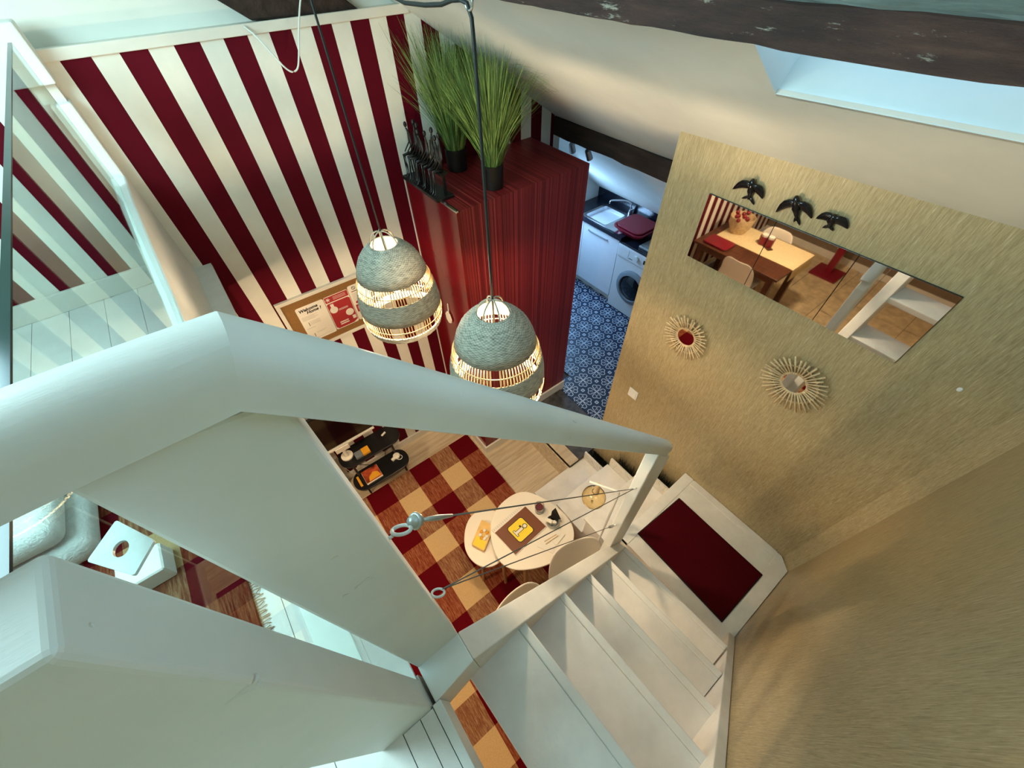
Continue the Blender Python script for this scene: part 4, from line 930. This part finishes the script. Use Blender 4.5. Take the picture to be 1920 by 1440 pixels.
MB().add([(0.885, 0.70, 0.57), (0.915, 0.735, 0.60), (0.935, 0.775, 0.665), (0.90, 0.775, 0.655), (0.872, 0.755, 0.61), (0.868, 0.72, 0.57), (0.89, 0.715, 0.63), (0.925, 0.70, 0.615)], [(0, 1, 2, 3), (0, 3, 4, 5), (0, 6, 7, 1), (5, 6, 0), (3, 6, 7, 2), (4, 6, 3)]).build('napkin', 'black', tn)
MB().box((0.835, 0.72, 0.575), (0.862, 0.765, 0.625), 0.5).box((0.862, 0.70, 0.575), (0.886, 0.735, 0.612), 0.9).build('paper_roll', 'wax', tn, bevel=0.003)
lf_ = thing('leaflets', (0.80, 0.60, 0.5505), 'pile of white leaflets with a pair of sticks near the table edge', 'leaflets')
MB().box((0.70, 0.585, 0.5505), (0.80, 0.70, 0.555), 0.5).box((0.78, 0.60, 0.5552), (0.88, 0.70, 0.558), 0.2).build('leaflet', 'paper', lf_)
MB().tube([(0.735, 0.645, 0.561), (0.845, 0.635, 0.562)], 0.003, 6).tube([(0.74, 0.665, 0.561), (0.84, 0.65, 0.562)], 0.003, 6).build('stick', 'bamboo', lf_)

def shell_chair(loc, rz, label, group):
    t = thing('shell_chair', loc, label, 'chair', group)
    R = Matrix.Rotation(rz, 3, 'Z'); L0 = Vector(loc)
    W_ = lambda x, y, z: L0 + R @ Vector((x, y, z))
    prof = [(.215, .425, .17, .0), (.19, .445, .205, .01), (.10, .440, .22, .025), (-.02, .425, .225, .04), (-.13, .430, .225, .05), (-.185, .465, .222, .05), (-.215, .54, .218, .05), (-.235, .63, .212, .045), (-.255, .72, .20, .035), (-.268, .79, .165, .02), (-.272, .815, .11, .01)]
    n = 9; g = []
    for (y, z, hw, cv) in prof:
        row = []
        for i in range(n):
            u = -1+2*i/(n-1); k = u*u
            back = 1 if z > .47 else 0
            row.append(W_(hw*u, y + (cv*1.5*k if back else 0), z + (cv*k if not back else 0)))
        g.append(row)
    mb = MB(); mb.loft(g, cap=False, closed=False)
    s_ = mb.build('shell', 'cream', t, smooth=True)
    so = s_.modifiers.new('solid', 'SOLIDIFY'); so.thickness = 0.012; so.offset = 0
    sb = s_.modifiers.new('sub', 'SUBSURF'); sb.levels = 1; sb.render_levels = 1
    for sx in (-1, 1):
        for (y0, y1) in ((.12, .20), (-.10, -.22)):
            MB().tube([W_(sx*.12, y0, .425), W_(sx*.20, y1, .0)], [.016, .010], 8).build('leg', 'wood', t, smooth='auto')
    return t
shell_chair((0.745, 0.235, 0.0095), PI-0.3, 'white shell chair beside the coffee table, nearer the landing', 'white shell chairs by the coffee table')
shell_chair((0.315, 0.225, 0.0095), PI+0.05, 'white shell chair by the coffee table, farther from the landing', 'white shell chairs by the coffee table')

# floor lamp with amber globe
lm = thing('floor_lamp', (0.978, 0.402, 0.0), 'white bent-arm floor lamp with an amber glass globe beside the steps', 'lamp')
MB().lathe([(0.002, 0.0), (0.042, 0.0), (0.042, 0.012), (0.010, 0.018)], (0.978, 0.402, 0), 28).build('foot', 'white', lm, smooth='auto')
MB().tube(smooth_line([(0.978, 0.402, 0.015), (0.978, 0.402, 0.8), (0.978, 0.402, 1.47), (0.978, 0.404, 1.50), (0.965, 0.425, 1.505), (0.896, 0.541, 1.505)], 2), 0.0068, 10).build('pole', 'white', lm, smooth=True)
MB().tube([(0.925, 0.500, 1.500), (0.925, 0.502, 1.455), (0.925, 0.502, 1.395)], [0.012, 0.016, 0.014], 12).build('lamp_holder', 'bamboo', lm, smooth='auto')
gl = [(0.019, 0.075)] + [(0.068*math.sin(a), 0.066*math.cos(a)) for a in [0.32+k*(PI-0.36)/12 for k in range(13)]]
gi = [(max(r-0.003, 0.001), z) for r, z in gl[::-1]]
MB().lathe(gl + gi, (0.925, 0.505, 1.333), 28).build('globe', 'amber', lm, smooth=True)

# TV stand, TV and things on it
ts = thing('tv_table', (0.08, 2.2, 0.0), 'black two-tier oval TV table by the striped wall', 'table')
def oval(x0, x1, y0, y1, r): return rrect(x0, y0, x1, y1, r, 8)
MB().prism(oval(-0.185, 0.335, 2.025, 2.245, 0.10), XYZ, 0.22, 0.236).build('lower_tray', 'black', ts, bevel=0.004)
MB().prism(oval(-0.19, 0.362, 2.155, 2.372, 0.10), XYZ, 0.445, 0.460).build('upper_tray', 'black', ts, bevel=0.004)
for x, y, z in ((0.272, 2.125, 0.236), (-0.103, 2.122, 0.236), (0.25, 2.20, 0.45), (-0.11, 2.19, 0.45), (0.27, 2.345, 0.45), (-0.12, 2.345, 0.45)):
    MB().tube([(x, y, 0.0), (x, y, z-0.005)], 0.009, 8).build('leg', 'black', ts, smooth='auto')
tv = thing('television', (0.0, 2.28, 0.46), 'black flat screen television on the black table below the loft', 'television')
MB().box((-0.52, 2.275, 0.66), (0.19, 2.30, 1.08)).build('casing', 'black', tv, bevel=0.004)
MB().box((-0.51, 2.272, 0.672), (0.18, 2.2752, 1.07)).build('screen', 'screen', tv)
MB().hexa([(-0.52, 2.262, 0.630), (0.19, 2.262, 0.645), (0.19, 2.30, 0.645), (-0.52, 2.30, 0.630), (-0.52, 2.262, 0.643), (0.19, 2.262, 0.660), (0.19, 2.30, 0.660), (-0.52, 2.30, 0.643)]).build('lower_bezel', 'base', tv)
MB().box((-0.165, 2.255, 0.585), (-0.05, 2.285, 0.64)).build('stand_neck', 'base', tv, bevel=0.003)
MB().lathe([(0.002, 0), (0.05, 0), (0.05, 0.014), (0.002, 0.02)], (-0.108, 2.285, 0.4605), 24).tube([(-0.108, 2.275, 0.475), (-0.108, 2.272, 0.59)], 0.014, 10).build('stand_foot', 'wax', tv, smooth='auto')
b_ = thing('card_box', (0.01, 2.225, 0.4605), 'small box, half grey and half orange, on the upper TV tray', 'box')
MB().box((-0.056, 2.195, 0.4605), (0.006, 2.262, 0.485)).build('box_half', 'greyplastic', b_, bevel=0.002)
MB().box((0.007, 2.195, 0.4605), (0.072, 2.262, 0.489)).build('box_half', 'orange', b_, bevel=0.002)
tag(MB().box((0.215, 2.287, 0.4605), (0.262, 2.303, 0.474), 0.4).build('remote_control', 'wax', bevel=0.003), 'tiny pale remote control on the upper TV tray', 'remote')
dv = thing('film_case', (-0.02, 2.13, 0.2365), 'colourful film case lying on the lower TV tray', 'case')
MB().box((-0.090, 2.062, 0.2365), (0.060, 2.205, 0.252)).build('case_body', 'wax', dv, bevel=0.002)
MB().box((-0.088, 2.068, 0.252), (0.058, 2.203, 0.2535)).build('cover', 'dvd', dv)
MB().add([(-0.06, 2.075, 0.2537), (0.05, 2.08, 0.2537), (0.04, 2.13, 0.2537), (-0.0, 2.15, 0.2537), (-0.045, 2.12, 0.2537)], [(0, 1, 2, 3, 4)]).build('cover_print', 'orange', dv)
tag(MB().box((-0.142, 2.08, 0.2365), (-0.122, 2.19, 0.25)).build('orange_case', 'orange', bevel=0.002), 'slim orange case at the end of the lower TV tray', 'case')
ad = thing('charger', (0.24, 2.155, 0.2365), 'round white charger with a curled cord on the lower TV tray', 'charger')
MB().lathe([(0.002, 0), (0.030, 0), (0.032, 0.02), (0.024, 0.03), (0.002, 0.032)], (0.245, 2.165, 0.2365), 20).build('charger_body', 'wax', ad, smooth='auto')
MB().box((0.19, 2.14, 0.2365), (0.222, 2.165, 0.258), 0.3).build('plug', 'wax', ad, bevel=0.003)
MB().torus((0.262, 2.14, 0.2405), 0.024, 0.003, (0, 0, 1), 20, 6).build('cord_loop', 'wcord', ad, smooth=True)
tag(MB().tube(smooth_line([(-0.16, 2.37, 0.42), (-0.10, 2.36, 0.20), (0.02, 2.35, 0.06), (0.10, 2.34, 0.012), (0.16, 2.35, 0.01), (0.2, 2.37, 0.15), (0.21, 2.378, 0.3)], 2), 0.003, 6).build('power_cable', 'cord', smooth=True), 'black cable hanging behind the TV table', 'cable')
tag(MB().tube(smooth_line([(-0.17, 2.375, 0.40), (-0.19, 2.36, 0.2), (-0.12, 2.33, 0.05), (0.0, 2.29, 0.012), (0.22, 2.31, 0.012), (0.30, 2.33, 0.012)], 2), 0.003, 6).build('power_cable', 'wcord', smooth=True), 'white cable lying on the floor behind the TV table', 'cable')

# ================================================================== KITCHEN
CT = KIT+0.90
cb = thing('base_cabinet', (3.6, 2.85, KIT), 'white kitchen base cabinet below the sink', 'cabinet')
MB().box((3.345, 2.475, KIT+0.11), (3.80, 3.28, CT-0.042)).build('body', 'cabinet', cb)
for y0, y1 in ((2.478, 3.02), (3.024, 3.276)):
    d_ = MB().box((3.325, y0, KIT+0.115), (3.344, y1, CT-0.05)).build('door', 'cabinet', cb, bevel=0.002)
    ym = y1 - 0.09
    if y1 < 3.1: MB().tube([(3.325, ym, CT-0.118), (3.312, ym, CT-0.118), (3.312, ym-0.29, CT-0.118), (3.325, ym-0.29, CT-0.118)], 0.006, 8).build('handle', 'steel', d_, smooth='auto')
MB().box((3.40, 2.475, KIT), (3.42, 3.28, KIT+0.11)).build('plinth', 'base', cb)
wt = thing('worktop', (3.55, 2.6, CT-0.04), 'black kitchen worktop with the sink', 'worktop')
for a, b in (((3.30, 2.44, CT-0.04), (3.36, 3.29, CT)), ((3.72, 2.44, CT-0.04), (3.82, 3.29, CT)), ((3.36, 3.06, CT-0.04), (3.72, 3.29, CT)), ((3.36, 2.44, CT-0.04), (3.72, 2.72, CT))):
    MB().box(a, b).build('worktop_slab', 'granite', wt)
sk = thing('sink', (3.54, 2.88, CT-0.16), 'stainless steel kitchen sink with a drainer', 'sink')
mb = MB(); secs = []
for x0, y0, x1, y1, z in ((3.335, 2.50, 3.74, 3.085, CT+.001), (3.335, 2.50, 3.74, 3.085, CT+.004), (3.365, 2.74, 3.70, 3.05, CT+.003), (3.375, 2.75, 3.69, 3.04, CT-.12), (3.40, 2.78, 3.66, 3.01, CT-.15)):
    secs.append([(x, y, z) for x, y in rrect(x0, y0, x1, y1, .03, 5)])
mb.loft(secs, cap=False); n_ = len(mb.v); k_ = len(secs[0]); mb.f.append(tuple(range(n_-k_, n_)))
mb.build('basin', 'chrome', sk, smooth='auto')
MB().lathe([(0.002, 0.0), (0.03, 0.0), (0.032, .004), (0.002, .006)], (3.53, 2.895, CT-.149), 20).build('drain', 'steel', sk, smooth='auto')
fc = thing('kitchen_tap', (3.76, 2.80, CT), 'chrome kitchen tap with a bent spout', 'tap')
MB().tube(smooth_line([(3.765, 2.74, CT+.004), (3.765, 2.74, CT+.10), (3.765, 2.745, CT+.125), (3.72, 2.80, CT+.15), (3.60, 2.88, CT+.16), (3.575, 2.895, CT+.155), (3.572, 2.897, CT+.125)], 2), 0.008, 10).build('spout', 'chrome', fc, smooth=True)
MB().lathe([(0.022, 0), (0.022, .03), (0.016, .05), (.002, .055)], (3.765, 2.74, CT), 20, cap0=True).build('tap_body', 'chrome', fc, smooth='auto')
MB().tube([(3.765, 2.74, CT+.05), (3.78, 2.70, CT+.075)], 0.005, 8).build('lever', 'chrome', fc, smooth='auto')
dr = thing('dish_tub', (3.53, 2.45, CT), 'dark red plastic dish tub on the worktop', 'tub')
mb = MB(); secs = []
for e, z in ((.03, CT+.005), (.0, CT+.05), (-.012, CT+.055), (-.012, CT+.068), (.004, CT+.068)):
    secs.append([(x, y, z) for x, y in rrect(3.35+e, 2.26+e, 3.72-e, 2.62-e, .07, 6)])
mb.loft(secs, cap=False); mb.f.append(tuple(range(len(secs[0])))); mb.build('tub', 'redplastic', dr, smooth='auto')
mb = MB(); mb.prism(rrect(3.36, 2.27, 3.71, 2.61, .07, 6), XYZ, CT+.066, CT+.085); mb.build('lid', 'redplastic', dr, bevel=0.008)
wm = thing('washing_machine', (3.55, 2.16, KIT), 'white front-loading washing machine with a dark round door', 'washing machine')
y1, y0, X_ = 2.462, 1.865, 3.312
MB().box((X_, y0, KIT+.012), (3.80, y1, KIT+.84)).build('body', 'appliance', wm, bevel=0.008)
MB().box((X_-.012, y0+.004, KIT+.70), (X_+.004, y1-.004, KIT+.835)).build('control_panel', 'appliance', wm, bevel=0.006)
MB().box((X_-.006, y0, KIT+.841), (3.80, y1, KIT+.862)).build('top_board', 'granite', wm, bevel=0.004)
cy, cz = 2.175, KIT+.405
mb = MB(); mb.lathe([(0.205, 0.0), (0.205, .018), (0.185, .032), (0.155, .036), (0.148, .02)], (0, 0, 0), 40)
mb.v = [Vector((X_ - p.z, cy+p.x, cz+p.y)) for p in mb.v]; rg_ = mb.build('door_ring', 'greyplastic', wm, smooth='auto')
mb = MB(); mb.lathe([(0.15, .014), (0.12, .034), (0.07, .046), (0.002, .05)], (0, 0, 0), 36)
mb.v = [Vector((X_ - p.z, cy+p.x, cz+p.y)) for p in mb.v]; mb.build('door_glass', 'darkglass', wm, smooth=True)
MB().box((X_-.045, cy-.19, cz-.04), (X_-.02, cy-.155, cz+.04)).build('door_handle', 'steel', wm, bevel=0.006)
mb = MB(); mb.lathe([(0.030, 0), (0.028, .018), (0.002, .019)], (0, 0, 0), 20); mb.v = [Vector((X_-.012 - p.z, 2.19+p.x, KIT+.775+p.y)) for p in mb.v]; mb.build('dial', 'appliance', wm, smooth='auto')
MB().box((X_-.014, 2.03, KIT+.755), (X_-.011, 2.10, KIT+.80)).build('display', 'darkglass', wm)
MB().box((X_-.014, 2.30, KIT+.72), (X_-.011, 2.44, KIT+.815)).build('drawer_front', 'appliance', wm, bevel=0.002)
for k in range(4): MB().box((X_-.0145, 2.245+k*.012, KIT+.73), (X_-.011, 2.252+k*.012, KIT+.74)).build('button', 'greyplastic', wm)
for y in (y0+.05, y1-.05):
    MB().lathe([(0.02, 0), (0.02, .014)], (X_+.06, y, KIT), 12, cap0=True, cap1=True).build('foot', 'black', wm)
bdz = KIT+.8625
tag(MB().box((3.36, 1.95, bdz), (3.70, 2.24, bdz+.025)).build('chopping_board', 'galv', bevel=0.006), 'pale grey board lying on the washing machine', 'board')
sp = thing('spotlight_bar', (2.40, 2.32, 2.30), 'white ceiling spotlight bar below the dark kitchen beam', 'spotlight')
MB().box((2.345, 2.17, 2.372), (2.40, 2.40, 2.398)).build('bar', 'base', sp, bevel=0.004)
for y, tilt in ((2.37, .5), (2.20, -.2)):
    MB().tube([(2.372, y, 2.372), (2.372, y, 2.335)], 0.004, 6).build('arm', 'black', sp)
    MB().tube([(2.355, y, 2.338), (2.365, y, 2.33), (2.39, y+.02*tilt, 2.275)], [0.016, 0.022, 0.026], 14).build('spot_head', 'steel', sp, smooth='auto')

# ================================================================== DINING CORNER (seen in the mirror tiles)
dt = thing('dining_table', (-1.63, 1.72, 0.0), 'dark walnut dining table with a yellow runner under the loft', 'table')
for k in range(6):
    MB().box((-2.05+k*.14, 1.20, 0.72), (-1.912+k*.14, 2.30, 0.75)).build('top_plank', 'walnut', dt, bevel=0.002)
MB().box((-2.0, 1.25, 0.64), (-1.26, 2.25, 0.719)).build('apron', 'walnut', dt)
for x in (-2.0, -1.33):
    for y in (1.25, 2.18): MB().box((x, y, 0), (x+.07, y+.07, 0.64)).build('leg', 'walnut', dt, bevel=0.004)
mb = MB(); cs = []
for y, z in ((2.20, .752), (1.6, .752), (1.22, .7525), (1.196, .748), (1.188, .70), (1.186, .60)): cs.append([(-2.03, y, z), (-1.53, y, z), (-1.53, y-.002, z+.002), (-2.03, y-.002, z+.002)])
tag(mb.loft(cs).build('table_runner', 'runner'), 'yellow cloth runner draped over the end of the dining table', 'runner')
ch = thing('candle_tray', (-1.76, 1.68, .755), 'two red candle cups on a small dark tray on the runner', 'candle')
MB().box((-1.80, 1.56, .755), (-1.73, 1.80, .763), 0.5).build('tray', 'walnut', ch)
for y in (1.645, 1.725):
    cu = MB().lathe([(.002, 0), (.045, 0), (.05, .10), (.046, .10), (.042, .06), (.002, .058)], (-1.765, y, .764), 20).build('cup', 'redplastic', ch, smooth='auto')
    MB().lathe([(.038, 0), (.038, .06), (.002, .065)], (-1.765, y, .824), 18, cap0=True).build('candle', 'wax', cu, smooth='auto')
tag(MB().prism(rrect(-1.50, 1.90, -1.26, 2.22, .04), XYZ, .752, .775).build('red_tray', 'redplastic', bevel=0.008), 'red tray at the far corner of the dining table', 'tray')
bk = thing('straw_basket', (-1.80, 2.10, .755), 'woven straw basket with red flowers on the dining table', 'basket')
MB().lathe([(.002, 0), (.09, 0), (.14, .11), (.15, .20), (.145, .20), (.13, .11), (.08, .01), (.002, .01)], (-1.80, 2.08, .755), 24).build('basket', 'rod', bk, smooth='auto')
for k in range(9):
    a = 2*PI*k/9; MB().sphere((-1.72+.07*math.cos(a), 2.06+.07*math.sin(a), 0.96+.03*(k % 3)), .026, 8, 6).build('flower', 'redplastic', bk, smooth=True)
shell_chair((-1.39, 1.65, 0.0), PI/2, 'white shell chair at the near long side of the dining table', 'white shell chairs at the dining table')
shell_chair((-1.90, 1.70, 0.0), -PI/2, 'white shell chair at the far long side of the dining table', 'white shell chairs at the dining table')
rs = thing('red_stand', (-3.15, 1.19, 0.0), 'dark red floor stand with a square foot behind the dining table', 'stand')
MB().box((-3.36, 1.0, 0.0), (-3.0, 1.36, 0.03)).build('foot', 'redplastic', rs, bevel=0.004)
MB().box((-3.24, 1.14, 0.03), (-3.15, 1.23, 1.5)).build('pole', 'redplastic', rs, bevel=0.004)
cp = thing('dining_ceiling_lamp', (-1.4, 1.35, 2.12), 'round ceiling lamp under the loft above the dining corner', 'lamp')
MB().lathe([(0.002, 0.05), (0.11, 0.045), (0.12, 0.055)], (-1.4, 1.35, 2.055), 28).build('lamp_plate', 'white', cp, smooth='auto')
MB().lathe([(0.002, 0.015), (0.07, 0.02), (0.10, 0.035), (0.11, 0.044)], (-1.4, 1.35, 2.055), 28).build('diffuser', 'lampglow', cp, smooth=True)
